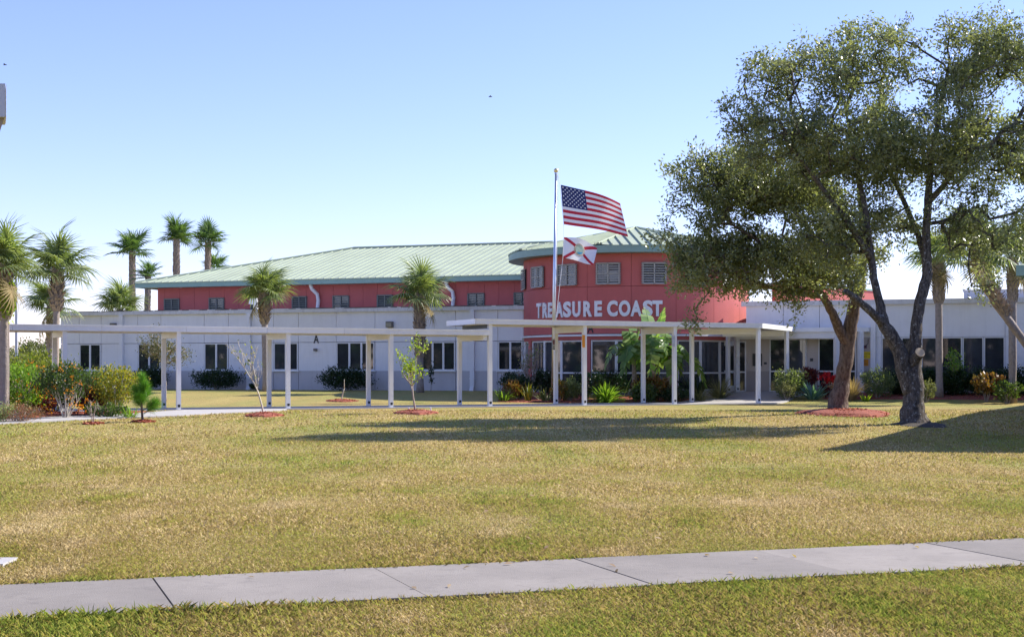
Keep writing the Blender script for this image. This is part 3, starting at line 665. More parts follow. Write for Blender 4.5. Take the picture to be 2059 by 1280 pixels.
BR = Fr(CF(ub,-.16,0)[:2], math.atan2(.915, .4)); BL = 9.2; BWD = 3.0     # branch: u runs to the door, v to the left
seg(cu_, ua, ub, zU-.2, zU)
sb = CF.s_at(1391, WW)
part(MB().box(CF, ua, sb, WW+.03, WW+.16, zU-.2, zU), 'fascia', M['trim'], cu_)
part(MB().box(CF, ua-.05, ua-.002, -.16, WW+.16, zU-.2, zU), 'end_fascia', M['trim'], cu_)
k = ua
while k < ub-.2:
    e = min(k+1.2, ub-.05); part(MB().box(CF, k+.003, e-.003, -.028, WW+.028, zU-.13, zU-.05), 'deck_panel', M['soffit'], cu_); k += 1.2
part(MB().box(BR, .05, BL, .0, .12, zU-.2, zU+.002), 'fascia', M['trim'], cu_, label='sunlit canopy edge running to the entrance')
part(MB().box(BR, 2.7, BL, BWD, BWD+.12, zU-.2, zU), 'fascia', M['trim'], cu_)
part(MB().box(BR, BL+.002, BL+.06, 0, BWD+.12, zU-.2, zU), 'end_fascia', M['trim'], cu_)
k = 1.4
while k < BL-.2:
    e = min(k+1.2, BL); part(MB().box(BR, k+.003, e-.003, .122, BWD-.002, zU-.118, zU-.04), 'deck_panel', M['soffit'], cu_); k += 1.2
bp_ = [CF(s,0,0)[:2] for s in fs[4:8]] + [CF(s,WW,0)[:2] for s in fs[5:7]] + [CF(sb,WW,0)[:2], BR(4.7,.06,0)[:2], BR(5.6,BWD,0)[:2]]
posts(cu_, bp_, zU-.2)
for s in fs[5:7]: part(MB().box(CF, s-.07, s+.07, .09, WW-.09, zU-.45, zU-.202), 'beam', M['trim'], cu_)
part(MB().box(CF, fs[4]-.07, fs[4]+.07, .09, WW+.02, zU-.34, zU-.202), 'beam', M['slatd'], cu_)
part(MB().box(BR, 4.63, 4.77, .15, BWD, zU-.44, zU-.202), 'beam', M['trim'], cu_); part(MB().box(BR, .2, .34, .15, BWD, zU-.44, zU-.204), 'beam', M['trim'], cu_)
# entrance canopy against the wall
ec = thing('entrance_canopy', 'white canopy against the wall sheltering the entrance door', 'canopy', (13, 69, .5))
zE = 3.52
A_, B_, C_, D_ = Vector((9.9,69.9)), Vector((9.55,69.0)), Vector((14.82,67.35)), Vector((16.75,66.9+.0))
C_ = Vector((14.85,66.4)); B_ = Vector((10.35,68.0)); D_ = Vector(BF(BF.s_at(1748),-.35,0)[:2]); A_ = Vector(BF(s0+.2,-.1,0)[:2]); E_ = Vector(BF(BF.s_at(1752),-.02,0)[:2])
def slab_edge(a, b, z0, z1, t, name, root, m='trim'):
    f = Fr(a, math.atan2(b.y-a.y, b.x-a.x)); part(MB().box(f, 0, (b-a).length, 0, t, z0, z1), name, M[m], root)
slab_edge(B_, C_, zE-.2, zE, .1, 'fascia', ec); slab_edge(C_, D_, zE-.2, zE+.002, .1, 'fascia', ec); slab_edge(D_, E_, zE-.2, zE-.002, .08, 'fascia', ec)
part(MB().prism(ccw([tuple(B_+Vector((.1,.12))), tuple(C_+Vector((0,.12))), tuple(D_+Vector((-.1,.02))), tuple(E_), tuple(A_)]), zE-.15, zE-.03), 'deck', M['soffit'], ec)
slab_edge(B_+Vector((0,.12)), C_+Vector((-.1,.12)), zE-.5, zE-.202, .14, 'beam', ec)
posts(ec, [tuple(B_+Vector((.1,.2))), tuple(C_+Vector((-.12,.2))), tuple(D_+Vector((-.35,.05)))], zE-.2, .2)
# small notices fixed to the posts
def post_sign(px, d, yoff, py0, py1, w_, m, label, extra=None):
    s = CF.s_at(px, d); x, y, _ = CF(s, d, 0); f = Fr((x, y), math.atan(.461)); z1 = EYE+(HOR-py0)*y/FOC; z0 = EYE+(HOR-py1)*y/FOC
    t = thing('post_sign', label, 'sign', (x, y, z0))
    part(MB().box(f, -w_/2+yoff, w_/2+yoff, -.115, -.095, z0, z1), 'plate', M[m], t)
    if extra:
        for (a, b, mm) in extra: part(MB().box(f, -w_/2+yoff+.015, w_/2+yoff-.015, -.122, -.116, z0+(z1-z0)*a, z0+(z1-z0)*b), 'stripe', M[mm], t)
    return t, f, z0, z1
t, f, z0, z1 = post_sign(1175, 0, -.09, 673.5, 698, .12, 'orange', 'narrow orange notice on a front post before the rotunda')
me_s = 'NOTICE'
for i, ch in enumerate('VISITORS'):
    pass
post_sign(1111, WW, 0, 681, 703, .11, 'grey', 'grey and maroon notice on the post under the flagpole', [(.5,.88,'maroon'), (.22,.28,'dark'), (.05,.11,'dark')])
post_sign(1355, 0, -.09, 675, 697, .14, 'grey', 'small grey notice on the post beside the banana plants', [(.3,.7,'palegrey')])

# ------------------------------------------------------------------ flagpole and flags
FY = 63.6
fb = P(1111.5, 800, FY); fb.z = G(fb.x, FY); ft = P(1118, 350, FY)
fp = thing('flagpole', 'tall aluminium flagpole with gilt ball rising behind the canopy', 'flagpole', fb)
part(MB().tube([fb, fb.lerp(ft,.5), ft], [.085,.075,.045], 12), 'pole', M['steel'], fp, True)
part(MB().tube([ft, ft+Vector((0,0,.06))], [.07,.06], 10), 'truck', M['steel'], fp)
bm_ = MB(); bc = ft+Vector((0,0,.15))
bm_.tube([bc+Vector((0,0,.1*math.sin(a))) for a in np.linspace(-1.5,1.5,9)], [max(.006,.1*math.cos(a)) for a in np.linspace(-1.5,1.5,9)], 12); part(bm_, 'ball', M['gold'], fp, True)
part(MB().tube([ft+Vector((.08,0,0)), P(1126,371,FY), P(1133.5,451,FY), P(1133.5,474,FY), P(1131.5,521,FY), P(1118,640,FY), P(1113,720,FY)], .011, 5), 'halyard', M['rope'], fp)
part(MB().tube([ft+Vector((.07,0,0)), P(1122,420,FY), P(1119.5,520,FY), P(1113.5,715,FY)], .008, 5), 'halyard', M['rope'], fp)
def flagfn(TL, TRr, BRr, BL_, Y, ph, amp):
    def f(u, v, off=0):
        x = (1-u)*(1-v)*TL[0] + u*(1-v)*TRr[0] + u*v*BRr[0] + (1-u)*v*BL_[0]
        y = (1-u)*(1-v)*TL[1] + u*(1-v)*TRr[1] + u*v*BRr[1] + (1-u)*v*BL_[1]
        wv = math.sin(6.5*u + 2.2*v + ph)*amp*(.25+u); y += 3.0*math.sin(5.2*u+1.5*v+ph)*(.3+.5*u) - 5*math.sin(math.pi*u)*(1-v)
        return P(x, y, Y + wv + .5*u + off)
    return f
def flag_part(f, u0, u1, v0, v1, name, m, root, off=0, nu=26, nv=2):
    mb = MB()
    for i in range(nu+1):
        for j in range(nv+1): mb.v.append(tuple(f(u0+(u1-u0)*i/nu, v0+(v1-v0)*j/nv, off)))
    for i in range(nu):
        for j in range(nv): a = i*(nv+1)+j; mb.f.append((a, a+1, a+nv+2, a+nv+1))
    return part(mb, name, m, root, True)
uf = flagfn((1127.5,371), (1247,410), (1263,474), (1134,450), FY, .6, .24)
US = thing('national_flag', 'stars and stripes flag flying at the top of the pole', 'flag', P(1134, 450, FY))
for k in range(13):
    v0, v1 = k/13, (k+1)/13; flag_part(uf, .405 if k < 7 else 0, 1, v0, v1, 'stripe', M['flagred'] if k % 2 == 0 else M['flagwhite'], US)
ct = flag_part(uf, 0, .405, 0, 7/13, 'canton', M['flagblue'], US, 0, 16, 6)
st = MB()
for off in (-.012, .012):
    for r_ in range(9):
        for c_ in range(6 if r_ % 2 == 0 else 5):
            u = .405*((c_*2+1+(r_ % 2))/12); v = 7/13*((r_+1)/10); pts = []
            for q in range(10):
                a = math.pi/2 + q*math.pi/5; rr = 1 if q % 2 == 0 else .42
                pts.append(uf(u+.0165*rr*math.cos(a), v-.027*rr*math.sin(a), off))
            st.poly(pts)
part(st, 'stars', M['flagwhite'], ct)
ff_ = flagfn((1134,476), (1201,497), (1193,531), (1132.5,519), FY, 2.2, .26)
FLg = thing('state_flag', 'white flag with red diagonal cross and round seal below the national flag', 'flag', P(1132, 519, FY))
flag_part(ff_, 0, 1, 0, 1, 'field', M['flagwhite'], FLg, 0, 24, 12)
def band_diag(sgn, off):
    mb = MB(); n = 24; wv_ = .075
    for i in range(n+1):
        t_ = i/n
        for e in (-1, 1):
            v = (t_ if sgn > 0 else 1-t_) + e*wv_; mb.v.append(tuple(ff_(t_, min(1, max(0, v)), off)))
    for i in range(n): a = 2*i; mb.f.append((a, a+1, a+3, a+2))
    return mb
for sgn in (1, -1):
    mb = band_diag(sgn, -.008); m2 = band_diag(sgn, .008); n0 = len(mb.v); mb.v += m2.v; mb.f += [tuple(i+n0 for i in q) for q in m2.f]
    part(mb, 'diagonal_bar', M['flagred'], FLg, True)
def disc(cu, cv, ru, rv, off, a0=0, a1=2*math.pi, n=24): return [ff_(cu+ru*math.cos(a0+(a1-a0)*i/n), cv+rv*math.sin(a0+(a1-a0)*i/n), off) for i in range(n if a1-a0 > 6 else n+1)]
sl2 = part(MB().poly(disc(.5,.5,.165,.27,-.016)).poly(disc(.5,.5,.165,.27,.016)), 'seal', M['sealring'], FLg)
part(MB().poly(disc(.5,.5,.125,.205,-.024)).poly(disc(.5,.5,.125,.205,.024)), 'seal_scene', M['sealgreen'], sl2)
part(MB().poly(disc(.51,.54,.1,.15,-.032,.1,math.pi-.6)).poly(disc(.51,.54,.1,.15,.032,.1,math.pi-.6)), 'seal_water', M['sealblue'], sl2)

# ------------------------------------------------------------------ pavilion at the right edge (its roof corner and its shadow show)
pc = Vector((11.82, 34.4)); e1 = Vector((.985,-.17)); e2 = Vector((.45,.893)); L1, L2 = 9.0, 36.0; zp = 3.80
pv = thing('pavilion', 'green eave corner of a neighbouring building at the right edge', 'building', (pc.x+6, pc.y+4, G(pc.x+6, pc.y+4)))
q = [pc, pc+e1*L1, pc+e1*L1+e2*L2, pc+e2*L2]
part(MB().prism(ccw([tuple(p) for p in q]), zp, zp+.25), 'eave_fascia', M['teal'], pv)
ins = [pc+e1*4.5+e2*5, pc+e1*4.5+e2*(L2-5)]
mb = MB(); zz = zp+.252
b4 = [Vector((p.x, p.y, zz)) for p in q]; t2 = [Vector((p.x, p.y, zz+1.1)) for p in ins]
mb.poly([b4[0], b4[1], t2[0]]).poly([b4[1], b4[2], t2[1], t2[0]]).poly([b4[2], b4[3], t2[1]]).poly([b4[3], b4[0], t2[0], t2[1]])
part(mb, 'roof', M['roof'], pv)
qi = [pc+e1*1.3+e2*1.5, pc+e1*(L1-1)+e2*1.0, pc+e1*(L1-1)+e2*(L2-1), pc+e1*1.3+e2*(L2-1)]
part(MB().prism(ccw([tuple(p) for p in qi]), 0, zp-.002), 'wall', M['white'], pv)

# ------------------------------------------------------------------ trees
def oak(name, label, base, stems, lobes, ncl, nleaf, leafL, mbark, mleaf, seed, grp, spread=.2, mulchy=None, bends=.25):
    global rng; rng = np.random.default_rng(seed); random.seed(seed)
    t = thing(name, label, 'tree', base, grp)
    nodes_ = []; tm = MB()
    for path in stems:
        pts = []; rad = []
        for i in range(len(path)-1):
            a, ra = path[i]; b, rb = path[i+1]; n = 4
            for k in range(n): pts.append(Vector(a).lerp(Vector(b), k/n) + Vector((random.uniform(-1,1), random.uniform(-1,1), 0))*ra*(.10 if i else 0)); rad.append(ra+(rb-ra)*k/n)
        pts.append(Vector(path[-1][0])); rad.append(path[-1][1])
        pts[0] = Vector(path[0][0])
        tm.tube(pts, rad, 14, .12); nodes_ += [(p, len(path) > 0) for p in pts[len(pts)//3:]]
    part(tm, 'trunk', mbark, t, True)
    pos = np.array([p for p, _ in nodes_]); par = [-1]*len(pos); ntrunk = len(pos)
    vol = np.array([l[1]*l[2]*l[3] for l in lobes]); vol = vol/vol.sum()
    pts = []
    for l, fr_ in zip(lobes, vol):
        n = max(6, int(ncl*fr_)); d = unit(rng.normal(size=(n,3))); r = rng.uniform(.12, 1, n)**(1/2.4)
        r *= 1 + .22*np.sin(7*d[:,0]+seed) * np.cos(6*d[:,2]+2*seed)
        r *= np.where(rng.random(n) < .1, rng.uniform(1.0,1.3,n), 1)
        pts.append(np.array(l[0]) + d*r[:,None]*np.array([l[1], l[2], l[3]]))
    pts = np.concatenate(pts)
    # carve gaps
    g = np.sin(pts[:,0]*2.1+seed)*np.sin(pts[:,1]*1.9+1)+np.sin(pts[:,2]*2.3+2*seed)*.9
    pts = pts[g > -.62 + .3*rng.random(len(pts))]
    dmin = np.array([np.min(np.linalg.norm(pos - q_, axis=1)) for q_ in pts]); pts = pts[np.argsort(dmin)]
    cap = 60000; P_ = np.zeros((cap,3)); P_[:ntrunk] = pos; n = ntrunk; tips = []
    for q_ in pts:
        dd = np.linalg.norm(P_[:n] - q_, axis=1) + .35*np.maximum(0, P_[:n,2]-q_[2]); j = int(np.argmin(dd)); a = P_[j].copy(); L = np.linalg.norm(q_-a)
        k = max(1, int(L/.45)); prev = j; side = rng.normal(size=3)*bends*.35*L
        for i in range(1, k+1):
            tt = i/k; c = a+(q_-a)*tt + side*math.sin(math.pi*tt)*.5 + (rng.normal(size=3)*.03 if i < k else 0)
            P_[n] = c; par.append(prev); prev = n; n += 1
        tips.append(prev)
    cnt = np.zeros(n)
    for tp in tips:
        j = tp
        while j >= 0: cnt[j] += 1; j = par[j]
    rad = np.minimum(.007*np.maximum(cnt,1)**.5, .06)
    kids = [[] for _ in range(n)]
    for j in range(ntrunk, n): kids[par[j]].append(j)
    bm2 = MB(); stack = [(j, c) for j in range(ntrunk) for c in kids[j]]
    while stack:
        j, c = stack.pop(); chain = [j, c]
        while kids[c]:
            ks = sorted(kids[c], key=lambda q_: -cnt[q_])
            for o_ in ks[1:]: stack.append((c, o_))
            c = ks[0]; chain.append(c)
        bm2.tube([P_[i] for i in chain], [rad[chain[1]]] + [rad[i] for i in chain[1:]], 5 if rad[chain[1]] > .02 else 3, 0, False)
    part(bm2, 'branches', mbark, t, True)
    tp = P_[np.array(tips)]; ctr = pts.mean(0)
    c = np.repeat(tp, nleaf, 0); twd = unit(rng.normal(size=(len(tp),3)) + .6*unit(tp-ctr)); twd = np.repeat(twd, nleaf, 0)
    c = c + twd*rng.uniform(-.5,1.3,(len(c),1))*spread*1.3 + rng.normal(size=c.shape)*spread*np.array([.62,.62,.5])
    V, F = leaf_arrays(c, leafL, leafL*.46, twd + np.array([0,0,.1]), .4)
    rn = np.clip(np.repeat(rng.random(len(tp)), nleaf)*.5 + rng.random(len(F))*.5, 0, 1)
    link(np_mesh('crown', V, F, rn, base), 'crown', mleaf, t)
    return t
def lobe(px, py, Y, rx, rz_, ry): c = P(px, py, Y); k = Y/FOC; return (tuple(c), rx*k, ry, rz_*k)
Y1, Y2 = 48.5, 42.5
YA = Y1-2.4
def S(Y, *pts): return [(P(px, py, Y+dy), r) for px, py, dy, r in pts]
def grd(p): p = Vector(p); p.z = G(p.x, p.y); return p
b1 = grd(P(1684, 832, Y1)); b2 = grd(P(1838, 852, Y2))
oak('oak_tree', 'leaning brown oak rising from a red mulch ring', b1,
    [[(b1-Vector((0,0,.1)), .55), (b1+Vector((.02,0,.12)), .36), *S(Y1,(1692,770,0,.25),(1703,715,-.1,.235),(1709,660,-.3,.23),(1716,620,-.5,.2),(1727,575,-.8,.18),(1738,500,-1.2,.13),(1730,400,-1.7,.08),(1720,330,-2.0,.04))],
     S(Y1,(1704,690,-.2,.19),(1690,668,-.4,.17),(1674,630,-.7,.14),(1655,595,-1.1,.12),(1610,545,-1.8,.095),(1550,500,-2.4,.07),(1470,450,-2.9,.035)),
     S(Y1,(1722,590,-.7,.13),(1690,540,-1.0,.10),(1640,480,-1.3,.08),(1580,400,-1.5,.05),(1530,330,-1.6,.03)),
     S(Y1,(1655,595,-1.1,.1),(1600,590,-2.2,.08),(1520,570,-3,.06),(1440,540,-3.6,.03))],
    [lobe(1480,440,YA,112,100,2.0), lobe(1400,465,YA,84,82,1.6), lobe(1395,345,YA,50,62,1.0), lobe(1420,545,YA-.6,80,50,1.4), lobe(1560,545,YA-.5,115,66,1.8), lobe(1620,450,YA,120,110,2.0), lobe(1550,350,YA+.3,110,90,1.8),
     lobe(1388,632,YA-1,18,36,.4), lobe(1497,618,YA-1,34,30,.6), lobe(1590,612,YA-.8,46,34,.9), lobe(1690,520,YA+.5,80,80,1.6), lobe(1470,330,YA,60,70,1.2)],
    2100, 40, .13, M['bark'], LM['oak'], 11, 'oaks on the lawn', .21)
stub = P(1850, 708, Y2-.42)
o2 = oak('oak_tree', 'forked dark trunked oak with a pale pruned stub', b2,
    [[(b2-Vector((0,0,.1)), .56), (b2+Vector((0,0,.16)), .40), *S(Y2,(1836,810,0,.30),(1837,775,0,.285),(1839,740,0,.2),(1841,700,.05,.175),(1843,650,.1,.165),(1851,600,.1,.16),(1866,550,.2,.15),(1862,470,.2,.12),(1866,400,.2,.11),(1872,330,.3,.085),(1890,220,.4,.07),(1910,120,.4,.035))],
     S(Y2,(1832,790,0,.24),(1816,740,-.05,.22),(1806,700,-.1,.21),(1793,675,-.15,.205),(1777,652,-.2,.17),(1768,605,-.1,.12),(1757,560,0,.11),(1748,490,.2,.095),(1740,420,.3,.08),(1720,320,.4,.055),(1700,220,.5,.03)),
     S(Y2,(1778,652,-.2,.15),(1757,632,-.5,.115),(1735,612,-.8,.105),(1715,596,-1.1,.09),(1700,584,-1.3,.075)),
     S(Y2,(1768,640,-.1,.1),(1745,622,.2,.08),(1720,592,.5,.05)),
     S(Y2,(1866,540,.2,.1),(1845,470,.6,.085),(1815,400,1,.07),(1780,320,1.2,.05)),
     S(Y2,(1864,410,.2,.1),(1900,370,-.2,.08),(1945,300,-.5,.06),(2000,220,-.8,.03)),
     S(Y2,(1752,520,.1,.1),(1700,440,-.5,.08),(1640,360,-.9,.06),(1570,270,-1.2,.03))],
    [lobe(1555,170,Y2-.5,70,70,1.3), lobe(1640,165,Y2,100,80,1.8), lobe(1745,110,Y2+.3,85,75,1.6), lobe(1790,60,Y2,45,40,.8), lobe(1960,80,Y2,72,72,1.4), lobe(2010,190,Y2,110,120,2.0), lobe(1860,250,Y2,130,105,2.4), lobe(1710,280,Y2,140,110,2.5),
     lobe(1560,280,Y2-.8,92,85,1.6), lobe(1960,360,Y2,110,90,2.0), lobe(2000,450,Y2,80,62,1.4), lobe(1930,480,Y2+1,52,45,1.0), lobe(1700,420,Y2+.5,120,80,2.0), lobe(1820,400,Y2+.8,90,80,1.6), lobe(1650,520,Y2+.6,70,60,1.2), lobe(2090,330,Y2,90,150,2), lobe(2050,70,Y2,60,80,1.4), lobe(1915,190,Y2,60,60,1.2), lobe(1500,230,Y2-1,52,50,1.0), lobe(1740,575,Y2-.6,40,34,.7), lobe(1975,560,Y2+1,40,40,.7)],
    3400, 40, .122, M['barkdark'], LM['oak'], 23, 'oaks on the lawn', .21)
cdir = Vector((.22,-.85,.48)).normalized()
part(MB().tube([stub-cdir*.5+Vector((-.04,.05,-.12)), stub-cdir*.2, stub], [.2,.16,.15], 14, .06), 'pruned_stub', M['barkdark'], o2); part(MB().tube([stub+cdir*.001, stub+cdir*.012], [.148,.145], 14), 'cut_face', M['cut'], o2)
mulch(ring(b1.x+.15, b1.y-.5, 1.5, 2.0), 'red mulch ring round the leaning oak', .16, 1500)
dz = MB(); rp = ring(b2.x+.1, b2.y-.3, .75, 1.2)
for f_, h_ in ((1,.004),(.55,.06)):
    for x_, y_ in rp: x2, y2 = b2.x+(x_-b2.x)*f_, b2.y+(y_-b2.y)*f_; dz.v.append((x2, y2, G(x2,y2)+h_))
dz.f = [(i, (i+1)%14, 14+(i+1)%14, 14+i) for i in range(14)] + [tuple(14+i for i in range(14))]
tagp(part(dz, 'bare_soil', M['soil']), 'dark bare soil round the forked oak', None, None, 'structure'); beds.append(rp)
# olive toned small tree behind the walk
tb = grd(P(331, 806, 62)); oak('young_tree', 'small olive leaved tree behind the left canopy posts', tb,
    [[(tb, .09), *S(62,(331,770,0,.075),(328,735,0,.06),(331,700,0,.04),(333,670,0,.02))], S(62,(329,730,0,.05),(345,705,-.2,.035),(365,690,-.3,.015)), S(62,(329,735,0,.045),(312,705,.2,.03),(298,692,.3,.015))],
    [lobe(328,690,62,38,26,.8), lobe(345,712,62,36,26,.8), lobe(302,700,62,22,20,.5), lobe(335,668,62,26,13,.5)], 260, 16, .085, M['twig'], LM['olive'], 5, None, .16)

# ------------------------------------------------------------------ palms
def frond_mesh(name, kind, seed):
    r = random.Random(seed); mb = MB(); pet = 1.0 if kind == 'sabal' else .75; n = 30 if kind == 'sabal' else 26; fan = 1.0 if kind == 'sabal' else .72
    arcp = [Vector((pet*t_*.97, 0, .14*math.sin(t_*2.6))) for t_ in np.linspace(0,1,5)]
    mb.blade(arcp, [.05,.04,.035,.03,.03], (0,1,0), .3)
    hub = arcp[-1]
    for k in range(n):
        a = (k/(n-1)-.5)*(2*math.pi*.80); Lr = fan*(.78+.22*math.cos(a*.7))*r.uniform(.85,1.1)
        d = Vector((math.cos(a), math.sin(a), .0)); dro = r.uniform(.22,.5)*(.6 if kind != 'sabal' else 1)
        start = hub - Vector((.22*abs(a)/2.5,0,0)) ; pts = []
        for t_ in (0, .3, .62, 1): pts.append(start + d*Lr*t_*(1-.12*t_*dro) + Vector((.05*math.cos(a), 0, .10*math.sin(t_*2.2)*abs(math.sin(a)) - dro*Lr*t_**2.6 - (.10*t_ if kind == 'sabal' else 0))))
        side = Vector((-math.sin(a), math.cos(a), r.uniform(-.6,.6)))
        mb.blade(pts, [.035,.062,.05,.008], side, .18)
    return add_rnd(mb.mesh(name))
FR = {'sabal': [frond_mesh('frond', 'sabal', s_) for s_ in (1,2,3)], 'wash': [frond_mesh('frond', 'wash', s_) for s_ in (4,5)]}
FR['dry'] = [frond_mesh('frond', 'sabal', 9)]
for k_, mm in (('sabal','palm'), ('wash','wash'), ('dry','palmdry')):
    for me in FR[k_]: me.materials.append(LM[mm])
def palm(label, path, trad, crown_r, nf, kind='sabal', boots=(0.55, .98), boot_r=1.6, seed=0, dry=2, grp=None, low=-10, nm='sabal_palm'):
    rd = random.Random(seed); pts = [Vector(p) for p in path]; base = pts[0]; t = thing(nm, label, 'palm', base, grp)
    dense = []
    for i in range(len(pts)-1):
        for k in range(6): dense.append(pts[i].lerp(pts[i+1], k/6))
    dense.append(pts[-1]); n = len(dense)
    part(MB().tube(dense, [trad*(1.25 if i == 0 else 1)*(1+.05*math.sin(i*2.2)) for i in range(n)], 12, .10), 'trunk', M['palmtrunk'], t, True)
    top = pts[-1]; ax = (dense[-1]-dense[-3]).normalized()
    if boots:
        bm = MB(); L = sum((dense[i+1]-dense[i]).length for i in range(n-1))
        def at(f):
            q_ = f*L
            for i in range(n-1):
                l = (dense[i+1]-dense[i]).length
                if q_ <= l: return dense[i].lerp(dense[i+1], q_/l)
                q_ -= l
            return dense[-1]
        H = (boots[1]-boots[0])*L; rows = max(5, int(H/.07))
        for i in range(rows):
            f = boots[0]+(boots[1]-boots[0])*i/rows; c = at(f)
            prof = math.sin(math.pi*(.18+.72*i/rows))**.6
            for k in range(7):
                a = 2*math.pi*(k+.5*(i % 2))/7 + rd.uniform(-.12,.12); o = Vector((math.cos(a), math.sin(a), 0)); sd = Vector((-math.sin(a), math.cos(a), 0))
                r0 = trad*.9; r1 = trad*(1+(boot_r-1)*prof)*rd.uniform(.85,1.15); hh = rd.uniform(.2,.34)
                bm.blade([c+o*r0, c+o*(r0+r1)/2+Vector((0,0,hh*.55)), c+o*r1+Vector((0,0,hh))], [.19,.15,.08], sd, .12)
        part(bm, 'leaf_boots', M['boots'], t)
    ga = 2.39996; nf = int(nf*.74)
    for i in range(nf+dry):
        isd = i >= nf; f = (i+.5)/nf if not isd else 1
        el = (84 - (84-low)*f**.85) if not isd else rd.uniform(-62,-40)
        az = i*ga + rd.uniform(-.45,.45); el += rd.uniform(-14,10); ln = crown_r/1.75*rd.uniform(.78,1.18)*(1 if kind != 'wash' else 1.15)
        me = rd.choice(FR['dry' if isd else kind])
        o = bpy.data.objects.new('frond', me); col.objects.link(o); o.parent = t
        o.location = top - base + ax*(.1*(1-f)) - ax*.12*f
        e_ = R(el); o.rotation_euler = (Matrix.Rotation(az,3,'Z') @ Matrix.Rotation(-e_,3,'Y') @ Matrix.Rotation(rd.uniform(-.5,.5),3,'X')).to_euler()
        o.scale = (ln, ln, ln)
    return t
def vert(px, pyb, pyt, Y, lean=0, z0=None):
    a = P(px, pyb, Y); b = P(px+lean, pyt, Y); a.z = G(a.x, a.y) if z0 is None else z0
    return [a, a.lerp(b,.5)+Vector((0,0,0)), b]
palm('stout sabal palm at the far left edge with a leafy vine on its trunk', vert(9, 830, 540, 45.5), .145, 1.35, 34, boots=(.66,.99), boot_r=2.2, seed=1, dry=2)
palm('sabal palm behind the canopy with a bulging trellis of leaf boots', vert(110, 790, 545, 58, 5), .13, 1.6, 36, boots=(.70,.99), boot_r=2.7, seed=2, dry=0)
palm('shorter distant sabal palm between the two left palms', vert(99, 770, 615, 78, 3), .15, 1.6, 28, boots=(.5,.98), boot_r=1.5, seed=3, dry=1)
palm('sabal palm before the white wing left of centre', vert(534, 784, 588, 72.8, -3), .15, 1.5, 34, boots=(.68,.97), boot_r=2.5, seed=4, dry=1, low=-4)
palm('sabal palm before the white wing with a long shaggy booted trunk', vert(845, 784, 594, 70.4, -2), .16, 1.55, 36, boots=(.36,.99), boot_r=2.1, seed=5, dry=1, low=-4)
palm('tall fan palm behind the hall, leftmost of the tall three', vert(266, 775, 508, 103, 0, .5), .19, 1.95, 26, 'wash', (.5,.99), 1.2, 6, 0, 'fan palms behind the hall', nm='fan_palm')
palm('tallest fan palm behind the hall', vert(354, 775, 482, 106, 1, .5), .2, 1.85, 28, 'wash', (.5,.99), 1.25, 7, 0, 'fan palms behind the hall', nm='fan_palm')
palm('tall fan palm behind the hall roof, rightmost of the tall three', vert(413, 775, 487, 108, 6, .5), .19, 1.75, 26, 'wash', (.5,.99), 1.2, 8, 0, 'fan palms behind the hall', nm='fan_palm')
palm('small fan palm leaning beside the hall eave', vert(293, 775, 557, 98, 5, .5), .16, 1.35, 18, 'wash', (.5,.99), 1.2, 9, 0, nm='fan_palm')
palm('half hidden fan palm peeking over the hall roof', vert(430, 775, 540, 112, 0, .5), .16, 1.5, 16, 'wash', None, 1.2, 10, 0, nm='fan_palm')
palm('low bushy sabal palm showing over the wing roof', vert(241, 775, 622, 94, 0, .5), .16, 1.75, 30, seed=11, dry=0, low=5)
palm('straight sabal palm before the right wing behind the forked oak', vert(1889, 792, 520, 63.4, -2), .155, 1.7, 30, boots=(.68,.99), boot_r=2.1, seed=12, dry=2)
lp0 = P(2150, 800, 54.5); lp0.z = G(lp0.x, lp0.y)
palm('strongly leaning sabal palm at the right', [lp0, P(2062,690,54.5), P(2012,622,54.5), P(1982,575,54.5), P(1960,500,54.5)], .15, 1.75, 32, boots=(.60,.99), boot_r=2.6, seed=13, dry=2)
palm('upright sabal palm near the right edge', vert(2036, 796, 520, 61, 0), .16, 1.8, 32, boots=(.7,.99), boot_r=1.5, seed=14, dry=2)

